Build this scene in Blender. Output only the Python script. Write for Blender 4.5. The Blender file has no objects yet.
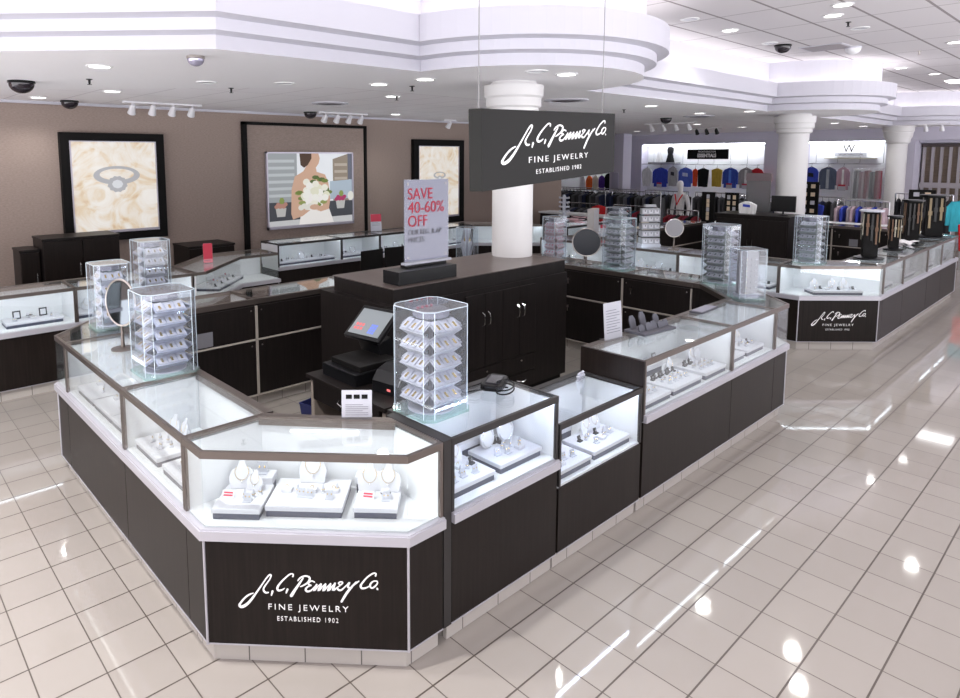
import bpy, bmesh, math, random
from mathutils import Vector, Matrix
random.seed(7)
SC = bpy.context.scene
COL = SC.collection
PI = math.pi

# ------------------------------------------------------------------ helpers
class MB:
    """collects shapes; build() links them as ONE mesh object"""
    def __init__(s): s.v = []; s.f = []; s.m = []; s.mi = 0
    def face(s, idx): s.f.append(idx); s.m.append(s.mi)
    def prism(s, poly, z0, z1):
        n = len(poly); b = len(s.v)
        s.v += [(p[0], p[1], z0) for p in poly] + [(p[0], p[1], z1) for p in poly]
        s.face(tuple(b+i for i in reversed(range(n)))); s.face(tuple(b+n+i for i in range(n)))
        for i in range(n):
            j = (i+1) % n; s.face((b+i, b+j, b+n+j, b+n+i))
        return s
    def box(s, x0, y0, z0, x1, y1, z1):
        return s.prism([(x0, y0), (x1, y0), (x1, y1), (x0, y1)], z0, z1)
    def obox(s, c, ex, ey, ez):
        """box from centre and three half-axis vectors"""
        c, ex, ey, ez = map(Vector, (c, ex, ey, ez)); b = len(s.v)
        for k in (-1, 1):
            for i, j in ((-1, -1), (1, -1), (1, 1), (-1, 1)):
                s.v.append(tuple(c + ex*i + ey*j + ez*k))
        for q in ((3, 2, 1, 0), (4, 5, 6, 7), (0, 1, 5, 4), (1, 2, 6, 5), (2, 3, 7, 6), (3, 0, 4, 7)):
            s.face(tuple(b+i for i in q))
        return s
    def tube(s, pts, r, n=8, closed=False):
        pts = [Vector(p) for p in pts]; N = len(pts); b = len(s.v)
        rs = r if isinstance(r, (list, tuple)) else [r]*N
        up = None
        for i, p in enumerate(pts):
            a = pts[(i-1) % N] if (closed or i > 0) else p
            c = pts[(i+1) % N] if (closed or i < N-1) else p
            t = (c-a).normalized()
            if up is None:
                up = Vector((0, 0, 1)) if abs(t.z) < .9 else Vector((1, 0, 0))
            x = t.cross(up)
            if x.length < 1e-5: x = t.cross(Vector((0, 1, 0)))
            x.normalize(); y = x.cross(t).normalized(); up = y
            for k in range(n):
                q = 2*PI*k/n; s.v.append(tuple(p + x*(math.cos(q)*rs[i]) + y*(math.sin(q)*rs[i])))
        M = N if closed else N-1
        for i in range(M):
            for k in range(n):
                i2 = (i+1) % N; k2 = (k+1) % n
                s.face((b+i*n+k, b+i*n+k2, b+i2*n+k2, b+i2*n+k))
        if not closed:
            s.face(tuple(b+k for k in reversed(range(n)))); s.face(tuple(b+(N-1)*n+k for k in range(n)))
        return s
    def lathe(s, prof, cx=0, cy=0, n=20, sx=1, sy=1):
        b = len(s.v); N = len(prof)
        for r, z in prof:
            for k in range(n):
                a = 2*PI*k/n; s.v.append((cx+r*sx*math.cos(a), cy+r*sy*math.sin(a), z))
        for i in range(N-1):
            for k in range(n):
                k2 = (k+1) % n; s.face((b+i*n+k, b+i*n+k2, b+(i+1)*n+k2, b+(i+1)*n+k))
        s.face(tuple(b+k for k in reversed(range(n)))); s.face(tuple(b+(N-1)*n+k for k in range(n)))
        return s
    def sheet(s, P, Q):
        """ruled strip between two polylines"""
        b = len(s.v); n = len(P); s.v += [tuple(p) for p in P] + [tuple(q) for q in Q]
        for i in range(n-1): s.face((b+i, b+i+1, b+n+i+1, b+n+i))
        return s
    def plate(s, outline, c, ex, ey, ez, t):
        """extruded flat outline: 2D points (a, b) -> c + ex*a + ey*b, thickness t along ez"""
        c, ex, ey, ez = map(Vector, (c, ex, ey, ez)); b = len(s.v); n = len(outline)
        for k in (-t/2, t/2):
            for a, d in outline: s.v.append(tuple(c + ex*a + ey*d + ez*k))
        s.face(tuple(b+i for i in reversed(range(n)))); s.face(tuple(b+n+i for i in range(n)))
        for i in range(n):
            j = (i+1) % n; s.face((b+i, b+j, b+n+j, b+n+i))
        return s
    def build(s, name, mat, parent=None, org=None, smooth=False, bevel=0):
        if org is None: org = (0, 0, 0)
        me = bpy.data.meshes.new(name)
        me.from_pydata([(x-org[0], y-org[1], z-org[2]) for x, y, z in s.v], [], s.f)
        mats = mat if isinstance(mat, (list, tuple)) else [mat]
        for m in mats: me.materials.append(m)
        if len(mats) > 1:
            for p, k in zip(me.polygons, s.m): p.material_index = k
        bm = bmesh.new(); bm.from_mesh(me); bmesh.ops.recalc_face_normals(bm, faces=bm.faces); bm.to_mesh(me); bm.free()
        if smooth:
            for p in me.polygons: p.use_smooth = True
            try: me.set_sharp_from_angle(angle=math.radians(35))
            except Exception: pass
        o = bpy.data.objects.new(name, me); COL.objects.link(o)
        if parent: o.parent = parent
        if bevel:
            md = o.modifiers.new('bevel', 'BEVEL'); md.width = bevel; md.segments = 2; md.limit_method = 'ANGLE'; md.angle_limit = math.radians(40)
        return o

def tag(o, label=None, cat=None, group=None, kind=None):
    if label: o['label'] = label
    if cat: o['category'] = cat
    if group: o['group'] = group
    if kind: o['kind'] = kind
    return o
def thing(name, label, cat, loc=(0, 0, 0), rz=0, group=None):
    o = bpy.data.objects.new(name, None); COL.objects.link(o); o.empty_display_size = .1
    o.location = loc; o.rotation_euler = (0, 0, rz)
    return tag(o, label, cat, group)
KIDS = {}
def copy_tree(o, label=None, group=None, loc=None, rz=None, parent=None):
    c = o.copy(); COL.objects.link(c)
    if parent: c.parent = parent
    if label: c['label'] = label
    if group: c['group'] = group
    if loc is not None: c.location = loc
    if rz is not None: c.rotation_euler = (0, 0, rz)
    for ch in list(o.children): copy_tree(ch, parent=c)
    return c

def offset_poly(poly, d):
    """outward offset of a CCW polygon, one distance per edge"""
    n = len(poly); L = []
    if not isinstance(d, (list, tuple)): d = [d]*n
    for i in range(n):
        a = Vector(poly[i]); b = Vector(poly[(i+1) % n]); t = (b-a).normalized()
        nn = Vector((t.y, -t.x)); L.append((a + nn*d[i], t))
    out = []
    for i in range(n):
        p, t = L[i-1]; q, u = L[i]; den = t.x*u.y - t.y*u.x
        if abs(den) < 1e-4: out.append((q.x, q.y)); continue
        w = q-p; k = (w.x*u.y - w.y*u.x)/den; r = p + t*k; out.append((r.x, r.y))
    return out
def strip(mb, poly, do, di, sel, z0, z1):
    n = len(poly)
    O = offset_poly(poly, do); I = offset_poly(poly, di)
    for i in sel:
        j = (i+1) % n; mb.prism([O[i], O[j], I[j], I[i]], z0, z1)

# ------------------------------------------------------------------ materials
def mat(name, col, rough=.5, metal=0, spec=.5, emit=None, es=0, coat=0):
    m = bpy.data.materials.new(name); m.use_nodes = True
    b = m.node_tree.nodes['Principled BSDF']
    b.inputs['Base Color'].default_value = (*col, 1); b.inputs['Roughness'].default_value = rough
    b.inputs['Metallic'].default_value = metal; b.inputs['Specular IOR Level'].default_value = spec
    if coat: b.inputs['Coat Weight'].default_value = coat; b.inputs['Coat Roughness'].default_value = .05
    if emit: b.inputs['Emission Color'].default_value = (*emit, 1); b.inputs['Emission Strength'].default_value = es
    return m
def noise_mat(name, c0, c1, scale=(8, 8, 8), rough=.5, metal=0, detail=3, nscale=1., bump=0, spec=.5, lo=.35, hi=.65):
    m = mat(name, c0, rough, metal, spec); nt = m.node_tree; b = nt.nodes['Principled BSDF']
    tc = nt.nodes.new('ShaderNodeTexCoord'); mp = nt.nodes.new('ShaderNodeMapping'); mp.inputs['Scale'].default_value = scale
    nz = nt.nodes.new('ShaderNodeTexNoise'); nz.inputs['Scale'].default_value = nscale; nz.inputs['Detail'].default_value = detail
    rp = nt.nodes.new('ShaderNodeValToRGB'); e = rp.color_ramp.elements
    e[0].position = lo; e[1].position = hi; e[0].color = (*c0, 1); e[1].color = (*c1, 1)
    nt.links.new(tc.outputs['Object'], mp.inputs['Vector']); nt.links.new(mp.outputs[0], nz.inputs['Vector'])
    nt.links.new(nz.outputs['Fac'], rp.inputs[0]); nt.links.new(rp.outputs[0], b.inputs['Base Color'])
    if bump:
        bp = nt.nodes.new('ShaderNodeBump'); bp.inputs['Strength'].default_value = bump; bp.inputs['Distance'].default_value = .002
        nt.links.new(nz.outputs['Fac'], bp.inputs['Height']); nt.links.new(bp.outputs[0], b.inputs['Normal'])
    return m
def glass_mat(name, tint=(.97, .99, .985), refl=1.0, rough=.0, ior=1.45, milk=0):
    """thin glass: fresnel mix of a clear pass-through and a mirror reflection"""
    m = bpy.data.materials.new(name); m.use_nodes = True; nt = m.node_tree; nt.nodes.clear()
    out = nt.nodes.new('ShaderNodeOutputMaterial'); mx = nt.nodes.new('ShaderNodeMixShader')
    tr = nt.nodes.new('ShaderNodeBsdfTransparent'); tr.inputs[0].default_value = (*tint, 1)
    gl = nt.nodes.new('ShaderNodeBsdfGlossy'); gl.inputs['Color'].default_value = (refl, refl, refl, 1); gl.inputs['Roughness'].default_value = rough
    ge = nt.nodes.new('ShaderNodeNewGeometry'); dp = nt.nodes.new('ShaderNodeVectorMath'); dp.operation = 'DOT_PRODUCT'
    nt.links.new(ge.outputs['Incoming'], dp.inputs[0]); nt.links.new(ge.outputs['Normal'], dp.inputs[1])
    def M(op, x, y=None):
        q = nt.nodes.new('ShaderNodeMath'); q.operation = op
        for i, w in enumerate((x, y)):
            if w is None: continue
            if isinstance(w, (int, float)): q.inputs[i].default_value = w
            else: nt.links.new(w, q.inputs[i])
        return q.outputs[0]
    f0 = ((ior-1)/(ior+1))**2
    sch = M('ADD', M('MULTIPLY', M('POWER', M('SUBTRACT', 1.0, M('ABSOLUTE', dp.outputs['Value'])), 5.0), 1-f0), f0)
    nt.links.new(sch, mx.inputs[0]); nt.links.new(tr.outputs[0], mx.inputs[1]); nt.links.new(gl.outputs[0], mx.inputs[2])
    last = mx
    if milk:
        df = nt.nodes.new('ShaderNodeBsdfDiffuse'); df.inputs[0].default_value = (.85, .88, .92, 1)
        m2 = nt.nodes.new('ShaderNodeMixShader'); m2.inputs[0].default_value = milk
        nt.links.new(mx.outputs[0], m2.inputs[1]); nt.links.new(df.outputs[0], m2.inputs[2]); last = m2
    nt.links.new(last.outputs[0], out.inputs[0]); return m
def grid_mat(name, base, base2, line, px, py, ox, oy, wx, wy, rough, spec=.5, lx=1., ly=1., diag=False, bump=.0, nsc=.8):
    """rectangular tiles: lines every px along x (offset ox) and py along y"""
    m = mat(name, base, rough, 0, spec); nt = m.node_tree; b = nt.nodes['Principled BSDF']; N = nt.nodes.new; K = nt.links.new
    tc = N('ShaderNodeTexCoord'); sp = N('ShaderNodeSeparateXYZ'); K(tc.outputs['Object'], sp.inputs[0])
    def M(op, a, bb=None):
        n = N('ShaderNodeMath'); n.operation = op
        for i, x in enumerate((a, bb)):
            if x is None: continue
            if isinstance(x, (int, float)): n.inputs[i].default_value = x
            else: K(x, n.inputs[i])
        return n.outputs[0]
    X, Y = sp.outputs[0], sp.outputs[1]
    if diag: X = M('MULTIPLY', M('SUBTRACT', X, Y), .70711)
    def line_f(c, p, o, w, s):
        if not p: return 0.0
        t = M('DIVIDE', M('SUBTRACT', c, o), p); fr = M('FRACT', M('ADD', t, .5)); d = M('ABSOLUTE', M('SUBTRACT', fr, .5))
        return M('MULTIPLY', M('LESS_THAN', d, w/2/p), s)
    g = M('MAXIMUM', line_f(X, px, ox, wx, lx), line_f(Y, py, oy, wy, ly))
    nz = N('ShaderNodeTexNoise'); nz.inputs['Scale'].default_value = nsc; K(tc.outputs['Object'], nz.inputs['Vector'])
    # per-tile tone
    cell = N('ShaderNodeCombineXYZ')
    if px: K(M('FLOOR', M('DIVIDE', M('SUBTRACT', X, ox), px)), cell.inputs[0])
    if py: K(M('FLOOR', M('DIVIDE', M('SUBTRACT', Y, oy), py)), cell.inputs[1])
    wn = N('ShaderNodeTexWhiteNoise'); K(cell.outputs[0], wn.inputs['Vector'])
    fac = M('ADD', M('MULTIPLY', nz.outputs['Fac'], .5), M('MULTIPLY', wn.outputs['Value'], .5))
    mx = N('ShaderNodeMix'); mx.data_type = 'RGBA'; K(fac, mx.inputs[0]); mx.inputs[6].default_value = (*base, 1); mx.inputs[7].default_value = (*base2, 1)
    m2 = N('ShaderNodeMix'); m2.data_type = 'RGBA'; K(g, m2.inputs[0]); K(mx.outputs[2], m2.inputs[6]); m2.inputs[7].default_value = (*line, 1)
    K(m2.outputs[2], b.inputs['Base Color'])
    r = M('ADD', rough, M('MULTIPLY', g, .4)); K(r, b.inputs['Roughness'])
    return m

WOOD = noise_mat('espresso_wood', (.0085, .0058, .0050), (.0135, .0095, .0082), (70, 70, 3), .33, detail=4, spec=.20)
WOODB = noise_mat('espresso_wood_inner', (.008, .0062, .006), (.013, .010, .0095), (60, 60, 3), .42, detail=4, spec=.2)
WOODTOP = noise_mat('brown_worktop', (.085, .066, .06), (.105, .083, .076), (3, 60, 60), .28, detail=4)
TOE = [grid_mat('toe_tile', (.44, .41, .38), (.48, .45, .42), (.12, .11, .10), .2585, .259, 3.068, 1.9, .006, .006, .25),
       grid_mat('toe_tile_diagonal', (.44, .41, .38), (.48, .45, .42), (.12, .11, .10), .26, 0, -1.068, 0, .006, .006, .25, diag=True)]
ALU = mat('brushed_aluminium_ledge', (.52, .51, .56), .4, .5)
BRONZE = mat('bronze_frame', (.19, .16, .145), .32, .85)
DKFRAME = mat('black_frame', (.03, .027, .027), .38, .3)
NICKEL = mat('nickel', (.55, .5, .47), .3, 1)
CHROME = mat('chrome', (.85, .85, .86), .15, 1)
WHITE = mat('white_liner', (.70, .71, .74), .5)
PAD = mat('white_pad', (.56, .56, .61), .6)
TRAYB = mat('grey_tray_edge', (.06, .065, .10), .4)
GLASS = glass_mat('case_glass', (.965, .985, .98), 1, 0, 1.5)
ACRYL = glass_mat('clear_acrylic', (.95, .965, .985), .75, 0.02, 1.42, milk=.03)
GREENG = glass_mat('green_glass_edge', (.72, .88, .85), 1, .02, 1.5, milk=.10)
LED = mat('led_strip', (1, 1, 1), .5, emit=(.82, .90, 1), es=24)
LED2 = mat('led_strip_bright', (1, 1, 1), .5, emit=(.66, .76, 1), es=58)
LED3 = mat('led_strip_warm', (1, 1, 1), .5, emit=(.97, .99, .98), es=9)
LED4 = mat('led_strip_dim', (1, 1, 1), .5, emit=(.97, .98, .99), es=7)
LEDBAR = mat('light_bar', (1, 1, 1), .5, emit=(1, 1, .97), es=2.2)
GOLD = mat('gold', (.75, .55, .22), .25, 1)
SILVER = mat('silver', (.8, .8, .82), .2, 1)
BLACK = mat('black_plastic', (.005, .005, .006), .3, 0, .3)
BLACKM = mat('black_matte', (.0045, .004, .004), .6, 0, .15)
TRIMB = mat('beige_edge_trim', (.42, .38, .34), .4)
REDM = mat('red_print', (.45, .02, .05), .5)
GREYP = mat('grey_print', (.14, .14, .16), .5)
WPRINT = mat('white_print', (.92, .92, .92), .5)
CARD = mat('white_card', (.44, .44, .49), .6)
GREYC = mat('grey_card', (.20, .20, .24), .5)
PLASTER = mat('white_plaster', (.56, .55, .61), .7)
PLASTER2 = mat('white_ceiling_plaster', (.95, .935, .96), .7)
COLUMN = mat('column_paint', (.70, .69, .69), .55)
LAMP = mat('lamp_lens', (1, 1, 1), .5, emit=(1, .98, .95), es=6)
COVE = mat('cove_tube', (1, 1, 1), .5, emit=(1, .97, .92), es=5.5)
LILAC = mat('lilac_wall_paint', (.58, .56, .66), .7)

# ------------------------------------------------------------------ camera
cam_d = bpy.data.cameras.new('camera'); cam = bpy.data.objects.new('camera', cam_d); COL.objects.link(cam)
cam_d.sensor_width = 36; cam_d.lens = 655.759/960*36
cam_d.shift_x = (480-430.318)/960; cam_d.shift_y = (230.092-349)/960
cam_d.clip_start = .05; cam_d.clip_end = 200
Rt = Vector((.741075, -.671419, -.001946)); Up = Vector((.075305, .080236, .993927)); Bk = Vector((-.667186, -.736721, .110022))
cam.matrix_world = Matrix(((Rt.x, Up.x, Bk.x, 0), (Rt.y, Up.y, Bk.y, 0), (Rt.z, Up.z, Bk.z, 2.3), (0, 0, 0, 1)))
SC.camera = cam
SC.view_settings.view_transform = 'Standard'; SC.view_settings.look = 'None'
SC.view_settings.gamma = 1; SC.view_settings.use_curve_mapping = False
SC.view_settings.exposure = 0.1
SC.cycles.max_bounces = 10; SC.cycles.transparent_max_bounces = 24; SC.cycles.diffuse_bounces = 6
SC.cycles.glossy_bounces = 5; SC.cycles.caustics_reflective = False; SC.cycles.caustics_refractive = False
SC.cycles.sample_clamp_indirect = 4
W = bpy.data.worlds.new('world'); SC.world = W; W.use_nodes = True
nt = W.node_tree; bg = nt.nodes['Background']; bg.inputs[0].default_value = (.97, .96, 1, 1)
# added glow round the open sides, strongest below eye level to light the ceiling
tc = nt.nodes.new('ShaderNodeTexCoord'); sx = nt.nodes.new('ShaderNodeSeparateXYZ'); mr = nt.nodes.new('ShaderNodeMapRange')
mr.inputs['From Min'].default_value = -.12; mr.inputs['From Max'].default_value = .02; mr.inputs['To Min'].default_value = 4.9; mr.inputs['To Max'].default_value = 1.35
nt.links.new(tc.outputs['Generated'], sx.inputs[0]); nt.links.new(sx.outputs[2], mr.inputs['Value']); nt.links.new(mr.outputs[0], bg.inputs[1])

# ------------------------------------------------------------------ room shell
FLOOR = grid_mat('floor_tile', (.30, .272, .248), (.35, .32, .292), (.065, .05, .04), .2585, .2595, 3.068, .651, .0056, .0082, .05, .5, lx=.95, ly=1.)
MB().box(-3.2, -3.2, -.1, 24, 17, 0).build('floor', FLOOR)['kind'] = 'structure'  # stops short behind the camera so the added glow reaches the ceiling
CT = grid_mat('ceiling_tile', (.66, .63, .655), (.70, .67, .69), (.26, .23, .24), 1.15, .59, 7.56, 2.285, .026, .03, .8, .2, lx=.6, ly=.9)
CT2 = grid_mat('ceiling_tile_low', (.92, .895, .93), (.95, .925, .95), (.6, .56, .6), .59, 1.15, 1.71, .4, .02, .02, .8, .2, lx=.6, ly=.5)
ZS, ZH = 3.07, 3.87
# the line of the dropped ceiling: a diagonal, then straight with a round bay at each of three columns
RINGS = [5.27, 13.12, 20.97]
path = [(-6.0, 12.64), (2.08, 4.56)]
for cu in RINGS:
    for k in range(33):
        a = PI - PI*k/32
        path.append((cu + 1.28*math.cos(a), 4.53 - 1.28*math.sin(a)))
path = path[:-17]
path[-1] = (20.97, 3.25)
path.append((23.0, 3.25))
def off_line(pts, d):
    """offset a polyline to its right-hand (customer) side"""
    segs = []
    for a, b in zip(pts, pts[1:]):
        a = Vector(a); b = Vector(b); t = (b-a).normalized(); n = Vector((t.y, -t.x)); segs.append((a+n*d, b+n*d, t))
    out = [tuple(segs[0][0])]
    for (a0, a1, t), (b0, b1, u) in zip(segs, segs[1:]):
        den = t.x*u.y - t.y*u.x
        if abs(den) < 1e-3: out.append(tuple(a1)); continue
        w = b0-a0; k = (w.x*u.y - w.y*u.x)/den; r = a0 + t*k; out.append((r.x, r.y))
    out.append(tuple(segs[-1][1])); return out
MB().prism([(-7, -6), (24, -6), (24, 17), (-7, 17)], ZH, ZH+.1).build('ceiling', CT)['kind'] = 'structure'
# plaster band then tiles in the dropped ceiling
low = path + [(23, 6.1), (4.2, 6.1), (-3.8, 14.1), (-6.0, 14.1)]
m = MB(); b0 = len(m.v); m.v += [(x, y, ZS) for x, y in low]; m.face(tuple(range(len(low))))
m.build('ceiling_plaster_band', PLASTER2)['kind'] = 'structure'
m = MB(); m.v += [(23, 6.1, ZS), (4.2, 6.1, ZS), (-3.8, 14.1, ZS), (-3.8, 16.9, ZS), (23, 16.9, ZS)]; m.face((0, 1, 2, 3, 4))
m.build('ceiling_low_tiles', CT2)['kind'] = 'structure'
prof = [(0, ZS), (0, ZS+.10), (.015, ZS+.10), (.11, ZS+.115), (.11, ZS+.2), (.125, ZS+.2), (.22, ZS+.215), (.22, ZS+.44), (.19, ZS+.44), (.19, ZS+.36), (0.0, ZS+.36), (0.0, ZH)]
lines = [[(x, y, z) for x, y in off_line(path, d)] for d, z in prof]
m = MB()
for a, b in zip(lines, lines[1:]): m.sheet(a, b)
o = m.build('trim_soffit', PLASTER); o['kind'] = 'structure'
# cove tubes lying in the trough on top of the moulding
m = MB(); A = off_line(path, .05); B = off_line(path, .13)
m.sheet([(x, y, ZS+.385) for x, y in A], [(x, y, ZS+.385) for x, y in B])
o = m.build('cove_light', COVE); tag(o, 'white cove light hidden on top of the curved ceiling moulding', 'light')

WALLP = noise_mat('taupe_wallcovering', (.30, .235, .205), (.36, .285, .25), (30, 30, 90), .75, detail=4, spec=.2)
MB().box(-6.9, 10.3, 0, 13.76, 10.45, ZS+.02).build('wall_back', WALLP)['kind'] = 'structure'
MB().box(-6.9, 10.25, ZS-.035, 13.76, 10.3, ZS).build('trim_1', PLASTER)['kind'] = 'structure'
MB().box(13.76, 10.3, 0, 13.9, 16.9, ZS).build('wall_side', WALLP)['kind'] = 'structure'
MB().box(22.2, -6, 0, 22.3, 17, ZH).build('wall_end', LILAC)['kind'] = 'structure'
MB().box(13.8, 16.8, 0, 22.2, 16.9, ZH).build('wall_far', LILAC)['kind'] = 'structure'
# niches in the end wall: lilac piers and a bulkhead stand in front of white lit bays
UE = 21.3
m = MB(); m.box(UE, 3.25, 2.73, UE+.3, 16.8, ZS)
for a, b in ((12.33, 13.05), (7.04, 8.17), (4.36, 5.0)): m.box(UE, a, 0, UE+.9, b, 2.73)
m.build('wall_bulkhead', LILAC)['kind'] = 'structure'
BAYW = mat('white_bay_panel', (.86, .88, .90), .6)
for k, (a, b) in enumerate(((13.05, 16.7), (8.17, 12.33), (5.0, 7.04))):
    m = MB(); m.box(UE+.45, a, 0, UE+.5, b, 2.75)
    m.build('wall_bay_panel', BAYW)['kind'] = 'structure'
    m = MB(); m.box(UE+.10, a+.05, 2.70, UE+.2, b-.05, 2.728)
    tag(m.build('bay_strip_light', mat('bay_tube', (1, 1, 1), .5, emit=(.95, .97, 1), es=20)), ['hidden strip light over the left clothing bay', 'hidden strip light over the middle clothing bay', 'hidden strip light over the right clothing bay'][k], 'light')

# columns (round shaft, stepped capital)
for k, (cu, cv, r, z0) in enumerate(((5.27, 4.53, .213, 1.27), (13.12, 4.53, .25, 0), (20.3, 4.53, .22, 0))):
    m = MB()
    if k < 2: pr = [(r, z0), (r, 2.72), (r+.045, 2.74), (r+.045, 2.80), (r+.07, 2.82), (r+.07, 2.90), (r+.09, 2.92), (r+.095, 3.03), (r+.02, 3.03), (r+.02, ZS-.001)]
    else: pr = [(r, z0), (r, 2.62), (r+.05, 2.66), (r+.05, 2.74), (r+.09, 2.8), (r+.1, 2.92), (r+.12, 2.94), (r+.12, ZS-.001)]
    m.lathe(pr, cu, cv, 40)
    o = m.build('column', COLUMN, smooth=True); o['kind'] = 'structure'
m = MB(); m.box(19.4, 11.9, 0, 19.9, 12.4, ZS); m.build('column', LILAC)['kind'] = 'structure'

# ------------------------------------------------------------------ showcases
HL = .61     # underside of the metal ledge
def showcase(label, poly, fl, ztop=1.016, zglass=.66, ledge=True, led=LED, frame=BRONZE, diag=(), group=None, staff=None, jmat=None, corner_trim=True, backled=False, frontled=True, body=WOOD, posts=True, lit_edges=None):
    """fl: one letter per edge: g customer glass, s staff side, j joint to the next case, o open glass end"""
    n = len(poly); cx = sum(p[0] for p in poly)/n; cy = sum(p[1] for p in poly)/n; org = (cx, cy, 0)
    t = thing('jewelry_showcase', label, 'display case', (cx, cy, 0), 0, group)
    G = [i for i in range(n) if fl[i] in 'go']; Gl = [i for i in range(n) if fl[i] == 'g']; S = [i for i in range(n) if fl[i] == 's']; J = [i for i in range(n) if fl[i] == 'j']
    if lit_edges is not None: Gl = lit_edges
    dist = lambda **k: [k.get(c, 0) for c in fl]
    m = MB(); P = offset_poly(poly, dist(g=-.035, o=-.035, s=-.05, j=-.0008)); b = len(m.v)
    m.v += [(x, y, 0) for x, y in P] + [(x, y, .1) for x, y in P]
    for i in range(n):
        j = (i+1) % n; m.mi = 1 if i in diag else 0; m.face((b+i, b+j, b+n+j, b+n+i))
    m.mi = 0; m.face(tuple(b+i for i in reversed(range(n)))); m.face(tuple(b+n+i for i in range(n)))
    tk = m.build('toe_kick', TOE, t, org)
    # keep the joints lined up with the floor: the texture is read in the object's own space
    zb = zglass-.012 if not ledge else HL
    m = MB(); m.prism(offset_poly(poly, dist(g=-.001, o=-.001, s=-.02, j=-.0015)), .1, zb); m.build('body', body, t, org)
    if corner_trim:
        m = MB(); strip(m, poly, dist(g=.002, o=.002), dist(g=-.004, o=-.004), G, .1, .106)
        for i in range(n):
            if fl[i] in 'go' and fl[i-1] in 'go':
                x, y = poly[i]; q = offset_poly(poly, dist(g=.0025, o=.0025))[i]
                m.lathe([(.006, .1), (.006, zb)], x, y, 8)
        m.build('edge_trim', ALU, t, org)
    if ledge:
        m = MB(); strip(m, poly, dist(g=.022, o=.022), dist(g=-.02, o=-.02), G, HL, zglass-.006)
        strip(m, poly, dist(g=.014, o=.014), dist(g=-.02, o=-.02), G, zglass-.006, zglass)
        m.build('ledge', ALU, t, org)
    m = MB(); m.prism(offset_poly(poly, dist(g=-.012, o=-.012, s=-.03, j=-.004)), zb+.001, zglass+.004); m.build('deck', WHITE, t, org)
    # liner on the staff side and partitions to the neighbours
    m = MB(); strip(m, poly, dist(g=0, s=-.016, j=-.0), dist(s=-.028, j=-.0), S, zglass+.004, ztop-.03)
    if S: m.build('back_liner', WHITE, t, org)
    if jmat is None:
        for i in J: m = MB(); strip(m, poly, dist(j=-.002, g=-.012, s=-.03), dist(j=-.008, g=-.012, s=-.03), [i], zglass+.004, ztop-.03); m.build('side_partition', WHITE, t, org)
    m = MB(); strip(m, poly, dist(g=-.003, o=-.003, s=-.003), dist(g=-.009, o=-.009, s=-.003), G, zglass, ztop-.026)
    m.build('front_glass', GLASS, t, org)
    m = MB(); m.prism(offset_poly(poly, -.012), ztop-.009, ztop-.003); m.build('top_glass', GLASS, t, org)
    m = MB()
    strip(m, poly, dist(g=.002, o=.002, s=0, j=-.0005), dist(g=-.016, o=-.016, s=-.045, j=-.012), G, ztop-.034, ztop)
    strip(m, poly, dist(g=.002, o=.002, s=0, j=-.0005), dist(g=-.016, o=-.016, s=-.045, j=-.012), S, ztop-.045, ztop)
    strip(m, poly, dist(g=.002, o=.002, s=0, j=-.0005), dist(g=-.016, o=-.016, s=-.045, j=-.012), J, ztop-.02, ztop)
    if posts:
        O = offset_poly(poly, dist(g=.001, o=.001, s=-.02, j=-.0008))
        for i in range(n):
            j = (i+1) % n
            for (a, e) in ((i, 'j'), ):
                if fl[i] == 'j':
                    # post at the customer end(s) of a joint
                    for vtx, other in ((i, i-1), (j, j)):
                        if fl[other % n] in 'go':
                            px, py = O[vtx]; dx, dy = cx-px, cy-py
                            tx = Vector(poly[i]) - Vector(poly[j]); tx.normalize()
                            ed = Vector(poly[(other+1) % n]) - Vector(poly[other % n]); ed.normalize()
                            if vtx != other % n: ed = -ed
                            inn = (Vector(poly[j])-Vector(poly[i])).normalized()*(1 if vtx == i else -1)
                            p = Vector((px, py)); q = [p, p+ed*.016, p+ed*.016+inn*.018, p+inn*.018]
                            m.prism([tuple(w) for w in q], zglass, ztop-.02)
    m.build('frame', frame, t, org)
    if led:
        m = MB()
        if backled and S:
            strip(m, poly, dist(s=-.030, g=-.06, j=-.03), dist(s=-.042, g=-.06, j=-.03), S, ztop-.060, ztop-.048); m.build('light_strip', led, t, org); m = MB()
        if frontled: strip(m, poly, dist(g=-.018, o=-.018, s=-.06, j=-.03), dist(g=-.030, o=-.030, s=-.06, j=-.03), Gl, ztop-.034, ztop-.024)
        if m.v: m.build('light_strip', led, t, org)
    m = MB(); strip(m, poly, dist(s=0, g=-.02), dist(s=-.016, g=-.02), S, .1, ztop-.045)
    if S: m.build('staff_side_panel', WOODB, t, org)
    if staff: staff_doors(t, org, staff)
    return t

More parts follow.
